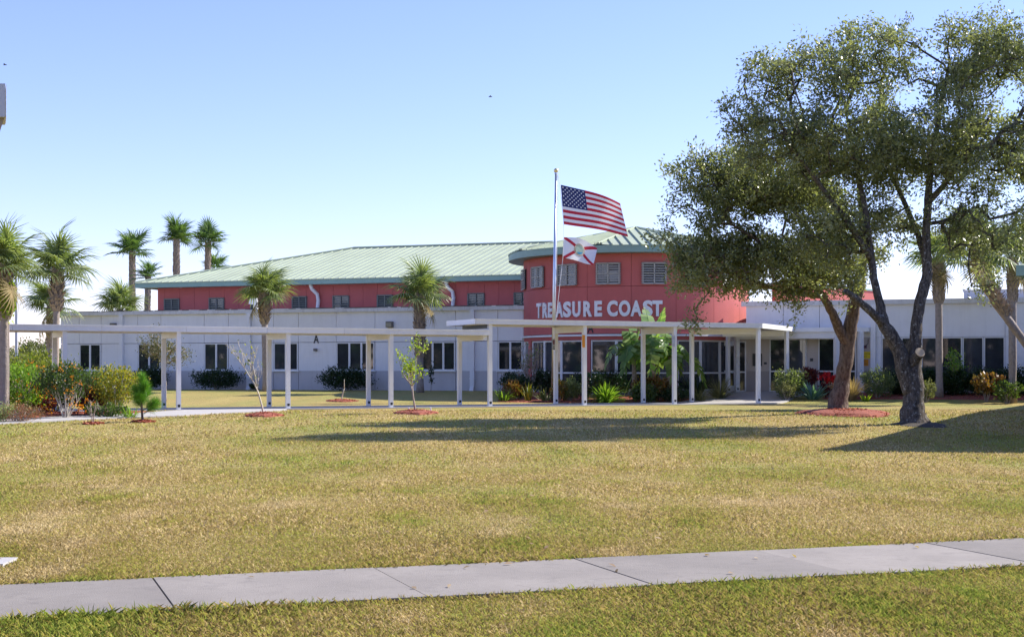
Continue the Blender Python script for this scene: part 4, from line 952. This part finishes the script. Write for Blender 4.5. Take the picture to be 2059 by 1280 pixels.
# ------------------------------------------------------------------ shrubs and bed plants
def shrub(label, c, rx, ry, h, nl, L, m, name='shrub', W=None, stem=None, nst=7, blooms=None, lowcut=.12, grp=None, seed=0, cat='shrub', extra=None):
    global rng; rng = np.random.default_rng(100+seed); rs = random.Random(seed)
    base = Vector((c[0], c[1], G(c[0], c[1]))); t = thing(name, label, cat, base, grp)
    sm = MB(); ends = []
    for k in range(nst):
        a = 2*math.pi*k/nst+rs.uniform(-.4,.4); e = base + Vector((rx*.6*math.cos(a), ry*.6*math.sin(a), h*rs.uniform(.5,.85)))
        mid = base.lerp(e,.5) + Vector((rs.uniform(-.08,.08), rs.uniform(-.08,.08), .05)); sm.tube([base+Vector((.05*math.cos(a),.05*math.sin(a),-.03)), mid, e], [.022,.016,.008], 5)
        for q_ in range(2):
            e2_ = mid + Vector((rs.uniform(-.5,.5)*rx, rs.uniform(-.5,.5)*ry, h*.3)); sm.tube([mid, e2_], [.012,.006], 4)
    part(sm, 'stem', stem or M['twig'], t)
    nl = int(nl*1.7); nc = max(10, nl//14); d = unit(rng.normal(size=(nc,3))); r = rng.uniform(.25,1,nc)**.45
    r *= 1+.2*np.sin(5*d[:,0]+seed)*np.cos(5*d[:,2]+seed*2)
    cc = np.stack([base.x+d[:,0]*r*rx, base.y+d[:,1]*r*ry, base.z + h*(.5+lowcut/2) + d[:,2]*r*h*(.5-lowcut/2)], 1)
    p = np.repeat(cc, 14, 0) + rng.normal(size=(nc*14,3))*min(rx, h)*.13
    p = p[p[:,2] > base.z+.03]
    V, F = leaf_arrays(p, L, W or L*.58, unit(p-np.array(base)) + np.array([0,0,.3]), .3)
    rn = np.clip(rng.random(len(F))*.6 + .4*rng.random(), 0, 1)
    link(np_mesh('foliage', V, F, rn, base), 'foliage', m, t)
    if blooms:
        bm_n, bm_L, bm_m = blooms
        d = unit(rng.normal(size=(bm_n,3)) + np.array([0,-.5,.35])); q_ = np.stack([base.x+d[:,0]*rx*1.02, base.y+d[:,1]*ry*1.02, base.z+h*.55+d[:,2]*h*.47],1)
        q_ = np.repeat(q_, 9, 0) + rng.normal(size=(bm_n*9,3))*bm_L*.7
        V, F = leaf_arrays(q_, bm_L, bm_L*.5); link(np_mesh('blossom', V, F, rng.random(len(F)), base), 'blossom', bm_m, t)
    return t
def clump(label, c, n, L, wd, m, spread=1.0, droop=.6, name='strap_plant', seed=0, cat='plant', up=.9, mid=None, grp=None, fold=.2):
    rs = random.Random(seed); base = Vector((c[0], c[1], G(c[0], c[1]))); t = thing(name, label, cat, base, grp); mb = MB()
    for k in range(n):
        a = rs.uniform(0, 2*math.pi); ro = rs.uniform(0,.3)*spread; b = base + Vector((math.cos(a)*ro*.8, math.sin(a)*ro*.8, 0)); l = L*rs.uniform(.65,1.1); tilt = rs.uniform(.12,1)*spread
        d = Vector((math.cos(a), math.sin(a), 0)); pts = []
        for s_ in (0,.25,.5,.75,1): pts.append(b + d*l*s_*math.sin(tilt)*(.7+.5*s_) + Vector((0,0,max(.01, l*(s_*math.cos(tilt)*up - droop*tilt*s_**2.4*.55)))))
        mb.blade(pts, [wd*.7,wd,wd,wd*.7,wd*.08], (-math.sin(a), math.cos(a), rs.uniform(-.3,.3)), fold)
    me = add_rnd(mb.mesh('leaves', base)); link(me, 'leaves', m, t)
    return t
def XY(px, Y): p = P(px, 743, Y); return (p.x, p.y)
k62 = 62/FOC
# left flower bed
mulch([GP(-170,851), GP(-80,847), GP(0,843), GP(87,839), GP(175,835.5), GP(262,832), GP(318,827), (-13.2,50.2), (-16.0,49.0), (-20,47.5), (-22,46)], 'red mulch bed of flowering shrubs at the left', .05, 2600)
shrub('leggy orange flowered shrub with pale stems in the left bed', XY(132,45.4), .95, .6, 1.62, 1500, .1, LM['mid'], stem=M['stemw'], nst=14, blooms=(40,.075,LM['orange']), seed=1, lowcut=.42)
shrub('orange flowered green shrub beside the leftmost palm', XY(50,46.4), .85, .6, 1.75, 1500, .1, LM['bright'], blooms=(16,.07,LM['orange']), seed=2)
shrub('yellow tipped croton shrub left of the pine seedling', XY(232,47.0), .8, .6, 1.55, 2000, .09, LM['yellowg'], seed=3, lowcut=.25, stem=M['stemw'])
shrub('dark red leaved shrub low in the left bed', XY(88,46.8), .42, .4, 1.1, 700, .1, LM['maroon'], seed=4)
shrub('red leaved plant between the orange shrub and the yellow croton', XY(182,47.2), .5, .35, 1.0, 800, .1, LM['maroon'], seed=41)
shrub('mid green filler shrub behind the red leaved plant', XY(190,48.8), 1.0, .5, 1.3, 1500, .1, LM['mid'], seed=53)
shrub('low green edging plant before the yellow croton', XY(215,45.8), .7, .3, .45, 700, .08, LM['mid'], seed=54, lowcut=.05)
shrub('low pinkish ground cover at the foot of the leftmost palm', XY(38,43.4), .75, .5, .5, 1300, .05, LM['pinkish'], seed=5, lowcut=.05)
shrub('low dry ground cover at the left picture edge', XY(-8,43.0), .5, .4, .6, 700, .06, LM['varieg'], seed=51, lowcut=.05)
shrub('dark green shrub filling the back of the left bed', XY(105,48.6), 1.3, .5, 1.25, 1400, .1, LM['dark'], seed=52)
shrub('bright green vine clump climbing the leftmost palm trunk', XY(10,45.3), .32, .3, .2, 10, .1, LM['lime'], seed=6, nst=1, name='climbing_vine')
vz = bpy.data.objects[-1] if False else None
clump('broad paddle leaved plant behind the orange shrub', XY(182,48.4), 12, 1.75, .3, LM['banana'], .55, .35, 'paddle_leaf_plant', 7)
shrub('tall yellowish thicket beyond the walk at far left', XY(70,70), 1.9, 1.2, 1.9, 2600, .13, LM['yellowg'], seed=8, name='thicket')
shrub('dull green thicket beyond the walk left of the wing', XY(25,72), 1.6, 1.2, 1.7, 2000, .13, LM['fount'], seed=81, name='thicket')
for i, (px, py0, w_, Y, lb) in enumerate(((78,688,2.6,135,'rounded distant tree left of the white wing'), (20,706,2.4,150,'low distant tree at the far left horizon'), (108,712,2.0,120,'dark distant tree against the wing corner'))):
    h_ = EYE+(HOR-py0)*Y/FOC-.5; shrub(lb, XY(px,Y), w_, w_, h_, 2600, .22, LM['far'], 'distant_tree', seed=90+i, lowcut=.15, cat='tree')
clump('fresh green strap leaved tuft behind the pine seedling', XY(262,45.6), 40, .5, .035, LM['bright'], 1.0, .7, seed=9)
# pine seedling and twig seedlings on the lawn
def seedling_ring(px, py, Y, r, lb, h=.08): c = GP(px, py); mulch(ring(c[0], c[1], r, r*1.1), lb, h, 350); return c
pc_ = seedling_ring(287, 848, 40.2, .36, 'small red mulch ring under the pine seedling', .04)
t = thing('pine_seedling', 'small bright green pine seedling beside the path', 'tree', (pc_[0], pc_[1], G(*pc_)))
bz = Vector((pc_[0], pc_[1], G(*pc_))); part(MB().tube([bz, bz+Vector((-.03,0,.35)), bz+Vector((-.02,0,.8)), bz+Vector((.01,0,1.25))], [.04,.032,.022,.012], 7), 'trunk', M['bark'], t)
br = MB(); nd = []
for a, z, l in ((0,.45,.34),(2.6,.5,.2),(4.4,.62,.24),(1.2,.7,.22),(3.4,.8,.2),(5.4,.9,.16),(.4,.35,.42)):
    e = bz+Vector((l*math.cos(a), l*math.sin(a)*.8, z+.12)); s_ = bz+Vector((-.02,0,z-.12)); br.tube([s_, e], [.012,.006], 4)
    for f in np.linspace(.35,1,7): nd.append((s_.lerp(e,f), (e-s_).normalized()))
for z in np.linspace(.5,1.28,22): nd.append((bz+Vector((-.01,0,z)), Vector((0,0,1))))
part(br, 'branches', M['bark'], t)
rng = np.random.default_rng(3); c = np.repeat(np.array([a for a,_ in nd]), 75, 0); d = np.repeat(np.array([b for _,b in nd]), 75, 0)
d = unit(d*.9 + rng.normal(size=d.shape)*.75 + np.array([0,0,.35])); V, F = leaf_arrays(c+d*.14, .31, .006, d*5, 0, .1)
link(np_mesh('needles', V, F, rng.random(len(F)), bz), 'needles', LM['pine'], t)
def bare(label, c, h, spread, n, m, leaves=None, seed=0, name='sapling', lean=0, rad=.025, depth=3, leafn=0, leafL=.1, fork=.3, stems=1, wide=1.0):
    rs = random.Random(seed); base = Vector((c[0], c[1], G(c[0], c[1]))); t = thing(name, label, 'tree', base); mb = MB(); tips = []
    def grow(p, d, l, r, lev):
        pts = [p]; q_ = p
        for i in range(3):
            d = (d + Vector((rs.uniform(-.15,.15), rs.uniform(-.15,.15), .05))).normalized(); q_ = q_ + d*l/3; pts.append(q_)
        mb.tube(pts, [r, r*.9, r*.78, r*.62], 5 if r > .008 else 4); tips.append((q_, d))
        if lev <= 0: return
        for k in range(n):
            st_ = pts[rs.choice((1,2,3))] if k else q_; a = rs.uniform(0,2*math.pi)
            nd_ = (d*.75 + Vector((math.cos(a)*spread*wide, math.sin(a)*spread*.7*wide, rs.uniform(.1,.5)))).normalized()
            grow(st_, nd_, l*rs.uniform(.5,.8), r*.6, lev-1)
    for k in range(stems):
        a = rs.uniform(0, 6.28); grow(base+Vector((0,0,-.02)), Vector((lean+(.35*math.cos(a) if stems > 1 else 0), .3*math.sin(a) if stems > 1 else 0, 1)).normalized(), h*fork, rad, depth)
    part(mb, 'trunk', m, t, True)
    if leaves and leafn:
        global rng; rng = np.random.default_rng(seed); idx = rng.integers(0, len(tips), leafn); c_ = np.array([tips[i][0] for i in idx]) + rng.normal(size=(leafn,3))*.07
        V, F = leaf_arrays(c_, leafL, leafL*.65); link(np_mesh('foliage', V, F, rng.random(leafn), base), 'foliage', leaves, t)
    return t
bare('tiny leafless twig seedling left of the pine seedling', seedling_ring(187, 852, 40.0, .3, 'thin mulch ring under the leafless twig seedling', .03), .85, .5, 3, M['twig'], seed=3, rad=.016, depth=2, fork=.4, stems=3)
bare('nearly leafless sapling before the left canopy', seedling_ring(530, 836, 46.6, .62, 'red mulch ring under the leafless sapling', .1), 2.5, .42, 3, M['stemw'], LM['yellowg'], 12, lean=-.22, rad=.034, depth=4, leafn=34, leafL=.12, fork=.40)
bare('leafy young sapling leaning before the canopy posts', seedling_ring(836, 831, 48.6, .75, 'red mulch ring under the leafy leaning sapling', .11), 2.6, .5, 3, M['twig'], LM['lime'], 21, lean=-.22, rad=.036, depth=4, leafn=520, leafL=.10, fork=.36, wide=1.5)
for px, lb in ((822,'short white marker peg left of the leafy sapling'), (866,'short white marker peg right of the leafy sapling')):
    x, y = XY(px, 48.9); z = G(x, y); t = thing('marker_peg', lb, 'peg', (x, y, z), 'pegs by the leafy sapling'); part(MB().tube([(x,y,z-.05),(x,y,z+.17)], .02, 6).tube([(x,y,z+.171),(x,y,z+.2)], [.02,.008], 6), 'peg', M['trim'], t)
bare('short stick sapling in a mulch ring behind the canopy', seedling_ring(687, 806, 63, .7, 'red mulch ring under the short stick sapling', .06), .95, .35, 2, M['stemw'], seed=5, rad=.03, depth=1, fork=.6)
bare('slim leafy plant against the white wall', XY(866, 71.6), 1.5, .2, 2, M['twig'], LM['dark'], 6, rad=.018, depth=3, leafn=160, leafL=.11, fork=.35)
# foundation shrubs along the left wing
def wall_shrub(px0, px1, py, lb, sd, d=-1.3, m='dark', n=2600, L=.1):
    s = BF.s_at((px0+px1)/2, d); x, y, _ = BF(s, d, 0); k = y/FOC; shrub(lb, (x, y), (px1-px0)/2*k, .6, EYE+(HOR-py)*k-FL+.05, n, L, LM[m], seed=sd, nst=6)
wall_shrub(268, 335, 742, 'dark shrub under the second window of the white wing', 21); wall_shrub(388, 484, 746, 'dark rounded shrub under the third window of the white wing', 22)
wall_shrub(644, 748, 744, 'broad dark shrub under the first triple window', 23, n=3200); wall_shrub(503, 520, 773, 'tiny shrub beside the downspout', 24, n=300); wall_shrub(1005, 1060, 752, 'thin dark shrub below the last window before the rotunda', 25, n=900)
# rotunda bed
RB = [(-.6,62.6),(2.5,62.3),(6.0,63.8),(8.3,65.2),(8.6,67.5),(6.5,66.9),(2.5,68.0),(.6,70.5),(-.6,68)]
mulch(RB, 'red mulch bed before the rotunda', .05, 3000)
bare('straggly leafless shrub with yellowing tips before the rotunda', XY(1062, 66), 3.0, .5, 3, M['twig'], LM['varieg'], 31, rad=.03, depth=4, leafn=160, leafL=.12, fork=.33, stems=4, name='straggly_shrub')
clump('lime green tuft at the left end of the rotunda bed', XY(1012, 63.2), 46, .75, .06, LM['bright'], .9, .6, seed=32)
shrub('red leaved croton at the left end of the rotunda bed', XY(1030, 63.6), .45, .4, .9, 700, .11, LM['croton'], seed=33)
shrub('red flowered dark shrub before the leafless shrub', XY(1046, 64), .5, .4, 1.05, 900, .1, LM['dark'], blooms=(7,.05,LM['redf']), seed=34)
clump('yellow striped croton tuft in the rotunda bed', XY(1062, 63.2), 18, .95, .07, LM['yellowg'], .5, .3, seed=35)
shrub('round black green shrub against the rotunda glass', XY(1092, 66.4), .55, .5, 1.25, 1500, .1, LM['dark'], seed=36)
clump('pale green strap tuft behind the flagpole post', XY(1097, 63.4), 36, .8, .05, LM['varieg'], .9, .6, seed=37)
shrub('red and green croton between two posts', XY(1122, 63), .35, .35, 1.0, 500, .12, LM['croton'], seed=38)
shrub('grey green rounded shrub between two posts', XY(1146, 63.5), .55, .45, .95, 1300, .1, LM['varieg'], seed=39)
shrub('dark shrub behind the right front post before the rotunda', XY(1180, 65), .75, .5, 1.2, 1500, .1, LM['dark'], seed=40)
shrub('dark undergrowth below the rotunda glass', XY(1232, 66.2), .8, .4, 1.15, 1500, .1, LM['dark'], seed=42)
clump('large bright green strap leaved clump left of the bananas', XY(1218, 62.9), 190, 1.15, .06, LM['bright'], 1.15, .75, seed=43)
def banana(label, c, h, nl, L, seed, leans=0):
    rs = random.Random(seed); base = Vector((c[0], c[1], G(*c))); t = thing('banana_plant', label, 'banana plant', base, 'bananas before the rotunda')
    top = base + Vector((leans, 0, h)); part(MB().tube([base, base.lerp(top,.5), top], [.14,.11,.06], 9, .1), 'stem', M['boots'], t, True)
    for k in range(nl):
        a = k*2.4 + rs.uniform(-.3,.3); el = rs.uniform(.35,1.25) if k > 1 else 1.35; l = L*rs.uniform(.8,1.1); d = Vector((math.cos(a), math.sin(a)*.8, 0)); pts = []
        for s_ in np.linspace(0,1,13): pts.append(top + d*l*s_*math.cos(el)*(1-.15*s_) + Vector((0,0, l*(s_*math.sin(el) - (1.25 if k > 1 else .35)*s_**2.1*.85))))
        sd = Vector((-math.sin(a), math.cos(a), rs.uniform(-.25,.25))); mb = MB(); mb.tube(pts, [.03-.025*i/12 for i in range(13)], 4)
        for i in range(1, 12):                # torn lamina: strips with gaps
            wd = .6*math.sin(math.pi*(i/12)**.75)*rs.uniform(.8,1.1)
            for e in (-1, 1):
                if rs.random() < .08: continue
                p0, p1 = Vector(pts[i]), Vector(pts[i+1]); g_ = (p1-p0)*rs.uniform(0,.08); o_ = sd*wd*e + Vector((0,0,-.3*wd*rs.uniform(.2,1))) + (p1-p0)*.5
                mb.quad(p0+g_*.3, p1-g_*.3, p1+o_-g_, p0+o_+g_)
        link(add_rnd(mb.mesh('leaf', base)), 'leaf', LM['banana'], t)
    return t
banana('leftmost banana plant with a leaf arching over the glass', XY(1278, 64.6), 2.1, 9, 2.4, 1, -.1)
banana('middle banana plant with an upright leaf above the canopy', XY(1312, 64.2), 2.35, 10, 2.4, 2, .05)
banana('rightmost banana plant drooping past the post', XY(1342, 64.9), 2.0, 9, 2.4, 3, .1)
shrub('dry brown leaf litter skirt under the bananas', XY(1312, 64), .75, .4, 1.15, 700, .16, LM['croton'], seed=44)
shrub('yellow green shrub at the foot of the bananas', XY(1295, 63.2), .6, .4, .8, 700, .12, LM['mid'], seed=45)
shrub('low dark shrub right of the bananas', XY(1352, 63.9), .8, .4, .65, 1300, .08, LM['dark'], seed=46)
clump('broad dark paddle leaved plant beside the branch posts', XY(1398, 66.2), 22, 1.6, .2, LM['dark'], .9, .45, 'paddle_leaf_plant', 47)
clump('fountain of grey green grass beside the entrance walk', XY(1447, 65.8), 260, 1.35, .022, LM['fount'], 1.0, .7, 'fountain_grass', 48)
clump('lower grey green grass left of the fountain grass', XY(1408, 64.6), 120, .85, .02, LM['fount'], 1.0, .7, 'fountain_grass', 49)
# entrance bed
mulch([(13.6,64.4),(16.3,63.6),(20,62.4),(27,59.5),(28,61.5),(21,64.6),(16.8,66.5),(14.6,66.6)], 'red mulch strip along the entrance wing', .05, 2200)
shrub('leafy light green shrub at the end of the entrance canopy post', XY(1590, 65.0), .72, .6, 1.25, 1800, .1, LM['varieg'], seed=61, lowcut=.1)
shrub('dry brown grassy shrub at the foot of the light green shrub', XY(1583, 64.4), .4, .4, .8, 700, .06, LM['fount'], seed=62)
clump('blue green agave beside the entrance bed', XY(1634, 64.4), 46, .95, .10, LM['agave'], 1.0, .35, 'agave', 63, fold=.3)
shrub('bright red leaved ti plant behind the leaning oak', XY(1667, 65.2), .40, .4, 1.05, 200, .2, LM['redf'], seed=64, lowcut=.5, W=.06)
shrub('maroon leaved ti plant between the agave and the entrance glass', XY(1629, 66.4), .4, .4, 1.2, 420, .2, LM['maroon'], seed=65, lowcut=.4, W=.06)
shrub('dark red stems under the bright red ti plant', XY(1664, 65.0), .4, .3, .6, 500, .1, LM['maroon'], seed=66)
clump('brown dry ornamental grass right of the leaning oak', XY(1712, 63.6), 240, 1.25, .022, LM['straw'], .7, .5, 'ornamental_grass', 67)
shrub('clipped grey green shrub below the yellow sign', XY(1764, 64.0), .68, .5, 1.25, 2200, .08, LM['varieg'], seed=68)
clump('small lime tuft before the clipped shrub', XY(1741, 63.2), 14, .45, .07, LM['lime'], .7, .4, seed=69)
def hedge(px0, px1, lb, sd):
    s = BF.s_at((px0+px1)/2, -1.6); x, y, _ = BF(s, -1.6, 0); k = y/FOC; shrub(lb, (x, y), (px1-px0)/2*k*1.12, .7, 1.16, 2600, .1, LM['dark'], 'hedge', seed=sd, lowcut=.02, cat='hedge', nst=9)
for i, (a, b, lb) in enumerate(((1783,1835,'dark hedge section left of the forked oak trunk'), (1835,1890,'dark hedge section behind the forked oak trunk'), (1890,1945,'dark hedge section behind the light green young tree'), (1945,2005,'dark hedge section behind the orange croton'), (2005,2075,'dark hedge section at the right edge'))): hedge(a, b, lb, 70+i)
shrub('orange yellow croton before the dark hedge', XY(1984, 61.8), .6, .4, 1.15, 420, .17, LM['croton'], seed=76, lowcut=.3)
shrub('sparse bright shrub at the foot of the right edge palm', XY(2026, 60.8), .7, .4, .95, 420, .13, LM['mid'], seed=77)
shrub('brown green shrub right behind the forked oak trunk', XY(1862, 62.2), .38, .35, .95, 700, .09, LM['fount'], seed=78)
bare('light green multi stemmed young tree on the right lawn', seedling_ring(1923, 804, 58, .5, 'thin mulch ring under the light green young tree', .03), 1.75, .5, 3, M['twig'], LM['bright'], 80, rad=.03, depth=3, leafn=700, leafL=.13, fork=.42, stems=4, name='young_tree')
# vine on the leftmost palm: lift its foliage up the trunk
vt_ = [o for o in bpy.data.objects if o.name == 'climbing_vine'][0]
for ch in list(vt_.children): bpy.data.objects.remove(ch)
rng = np.random.default_rng(77); a_ = rng.uniform(0,2*math.pi,520); zz_ = EYE+(HOR-rng.normal(600,17,520))*45.3/FOC; rr_ = .17+.14*rng.random(520)*np.exp(-((zz_-3.8)/.5)**2)
vb = Vector(XY(10,45.4)+(0,)); vp = np.stack([vb.x+rr_*np.cos(a_)+.05, vb.y+rr_*np.sin(a_), zz_],1); V, F = leaf_arrays(vp, .15, .1)
link(np_mesh('foliage', V, F, rng.random(520), vt_.location), 'foliage', LM['lime'], vt_)
part(MB().tube([(vb.x+.16,vb.y-.1,.2),(vb.x+.17,vb.y-.12,1.8),(vb.x+.15,vb.y-.12,3.4)], .012, 5), 'stem', M['twig'], vt_)

# ------------------------------------------------------------------ odds and ends
lp = P(33, 760, 92); lpole = thing('lamp_pole', 'thin grey lamp pole beyond the leftmost palms', 'pole', (lp.x, lp.y, .5))
part(MB().tube([(lp.x,lp.y,.4),(lp.x,lp.y,9.2)], [.11,.08], 8), 'shaft', M['palegrey'], lpole); part(MB().tube([(lp.x,lp.y,9.2),(lp.x-.5,lp.y,9.35)], .04, 6), 'arm', M['palegrey'], lpole)
part(MB().prism([(lp.x-1.0,lp.y-.12),(lp.x-.45,lp.y-.12),(lp.x-.45,lp.y+.12),(lp.x-1.0,lp.y+.12)], 9.3, 9.42), 'lamp_head', M['dark'], lpole)
sg = thing('sign_cabinet', 'grey metal box with tan tapered underside cut off by the left edge', 'sign', (-6.6, 15, 0)); YS = 15.0
x1 = P(10.5, 0, YS).x; zt, zb, zl = P(0,168,YS).z, P(0,235,YS).z, P(0,268,YS).z
part(MB().prism([(x1-2.2,YS),(x1,YS),(x1*1.0333,YS+.5),(x1*1.0333-2.2,YS+.5)], zb, zt), 'cabinet', M['palegrey'], sg)
part(MB().prism([(x1+.001,YS+.01),(x1+.008,YS+.01),(x1*1.0333+.010,YS+.49),(x1*1.0333+.001,YS+.49)], zb+.01, zt-.01), 'lit_side_strip', M['trim'], sg)  # whiter strip puts the sunlit side of the box into colour
part(MB().hexa([(x1-1.6,YS+.06,zl-.6),(x1-.28,YS+.06,zl-.6),(x1-.4,YS+.44,zl-.6),(x1-1.6,YS+.44,zl-.6),(x1-2.1,YS+.06,zb-.002),(x1-.03,YS+.06,zb-.002),(x1-.2,YS+.44,zb-.002),(x1-2.1,YS+.44,zb-.002)]), 'tapered_base', M['tan'], sg)
part(MB().prism([(x1-1.2,YS+.15),(x1-.8,YS+.15),(x1-.8,YS+.35),(x1-1.2,YS+.35)], -.1, zl-.602), 'post', M['tan'], sg)
ux = P(8, 1135, 12.05); ul = thing('utility_lid', 'corner of a pale concrete utility lid in the grass at the left edge', 'lid', (ux.x-.2, 12.05, 0))
part(MB().prism([(ux.x-.5,11.85),(ux.x+.05,11.88),(ux.x+.03,12.3),(ux.x-.5,12.3)], -.1, .03), 'slab', M['path'], ul); part(MB().prism([(ux.x-.42,11.93),(ux.x-.08,11.93),(ux.x-.08,12.22),(ux.x-.42,12.22)], .0302, .036), 'cover', M['conc'], ul)
for px, py, Y, lb in ((986,195,120,'dark bird gliding high in the sky above the hall'), (10,131,120,'dark bird high at the left edge of the sky')):
    p = P(px, py, Y); b = thing('bird', lb, 'bird', p)
    part(MB().tube([p+Vector((-.16,0,0)), p+Vector((-.06,0,.02)), p+Vector((.08,0,.02)), p+Vector((.17,0,0))], [.01,.045,.04,.008], 6), 'body', M['dark'], b)
    for e in (-1, 1): part(MB().poly([p+Vector((-.06,0,.03)), p+Vector((.07,0,.03)), p+Vector((.03,.2*e,.09)), p+Vector((-.03,.36*e,.05))]), 'wing', M['dark'], b)

rng = np.random.default_rng(9)
nT = 46; tl = []  # ring of trees out of view, added to darken what the windows mirror
for k in range(nT):
    an = R(172 + 170*k/nT); cx, cy, hh, rr = 92*math.cos(an)+rng.uniform(-3,3), 30+92*math.sin(an)+rng.uniform(-6,6), rng.uniform(8,14), rng.uniform(4.5,7)
    d = unit(rng.normal(size=(700,3))); r = rng.uniform(.3,1,700)[:,None]**.4; tl.append(np.array([cx,cy,hh*.48])+d*r*np.array([rr,rr*.8,hh*.52]))
tl = np.concatenate(tl); tl = tl[tl[:,2] > .1]; V, F = leaf_arrays(tl, 1.5, 1.1)
tagp(link(np_mesh('reflection_trees', V, F, rng.random(len(F))), 'reflection_trees', LM['dark']), 'unseen ring of dark trees added to darken the window reflections', 'trees', None, 'stuff')
# ------------------------------------------------------------------ grass blades on the near and middle lawn
def grass():
    rng = np.random.default_rng(42); Vs = []; Rn = []
    spots = [(rng.uniform(-.4,.4)*q_, q_, rng.uniform(.06,.3), rng.choice((.32,.25,-.35))) for q_ in rng.uniform(8.5,30,170)]
    allpoly = [swpoly, walkpoly, pathpoly, brpoly] + beds
    for y0, y1, dens, h, wd in ((8.0,10.6,6500,.042,.006),(10.6,14,5200,.033,.006),(14,19,2300,.034,.009),(19,27,900,.037,.013),(27,38,360,.042,.02),(38,52,120,.048,.03)):
        xm = .40*y1+.6; n = int((y1-y0)*2*xm*dens); x = rng.uniform(-xm, xm, n); y = rng.uniform(y0, y1, n); k = np.abs(x) < .40*y+.6
        jx = rng.normal(0,.03,n); jy = rng.normal(0,.035,n)
        for po in allpoly: k &= ~inpoly(x+jx, y+jy, po)
        x = x[k]; y = y[k]; n = len(x); z = gz(x, y) - .005
        a = rng.uniform(0, 2*np.pi, n); tl = np.abs(rng.normal(.75, .4, n)); hh = h*rng.uniform(.5,1.35,n)*(1+.35*np.sin(x*1.3+2)*np.sin(y*1.1)); ww = wd*rng.uniform(.6,1.3,n)
        edge = np.minimum(np.abs((y-(10.42+SWK*x))*.944), np.abs((y-(10.42+SWK*x))*.944-SWW)); e = np.exp(-edge/.13); hh *= 1+.7*e
        dx, dy = np.cos(a), np.sin(a); sx, sy = -dy*ww/2, dx*ww/2; lx = hh*np.sin(tl)*1.5; lz = hh*np.cos(tl)
        b0 = np.stack([x-sx, y-sy, z],1); b1_ = np.stack([x+sx, y+sy, z],1); mx_, my_ = x+dx*lx*.45, y+dy*lx*.45
        m1 = np.stack([mx_+sx*.8, my_+sy*.8, z+lz*.65],1); m0 = np.stack([mx_-sx*.8, my_-sy*.8, z+lz*.65],1)
        tp = np.stack([x+dx*lx, y+dy*lx, z+lz*.95],1)
        Vs.append(np.stack([b0,b1_,m1,tp,m0],1).reshape(-1,3)); r = rng.random(n)*.85 + .4*e*rng.random(n) + .15*(y < 10.42+SWK*x); 
        for q_ in spots:
            if q_[1] < y0-1 or q_[1] > y1+1: continue
            r = r + q_[3]*np.exp(-(((x-q_[0])/q_[2])**2 + ((y-q_[1])/(q_[2]*2.6))**2))
        Rn.append(np.clip(r,0,1))
    V = np.concatenate(Vs); F = np.arange(len(V)).reshape(-1,5); return np_mesh('grass', V, F, np.concatenate(Rn))
rng = np.random.default_rng(5); fx = np.concatenate([rng.normal(9,6,420), rng.uniform(-8,10,160)]); fy = np.concatenate([rng.normal(38,8,420), rng.uniform(9,34,160)]); k_ = (fy > 9) & (fy < 60)
fc = np.stack([fx[k_], fy[k_], gz(fx[k_], fy[k_]) + .035], 1); V, F = leaf_arrays(fc, .075, .04, np.concatenate([rng.normal(size=(len(fc),2)), .2*rng.normal(size=(len(fc),1))], 1), 2)
tagp(link(np_mesh('fallen_leaves', V, F, rng.random(len(F))), 'fallen_leaves', LM['straw']), 'dry brown leaves scattered over the lawn', 'leaves', None, 'stuff')
go = link(grass(), 'grass', M['grass']); tagp(go, 'short straw and green grass blades of the lawn', 'grass', None, 'stuff')
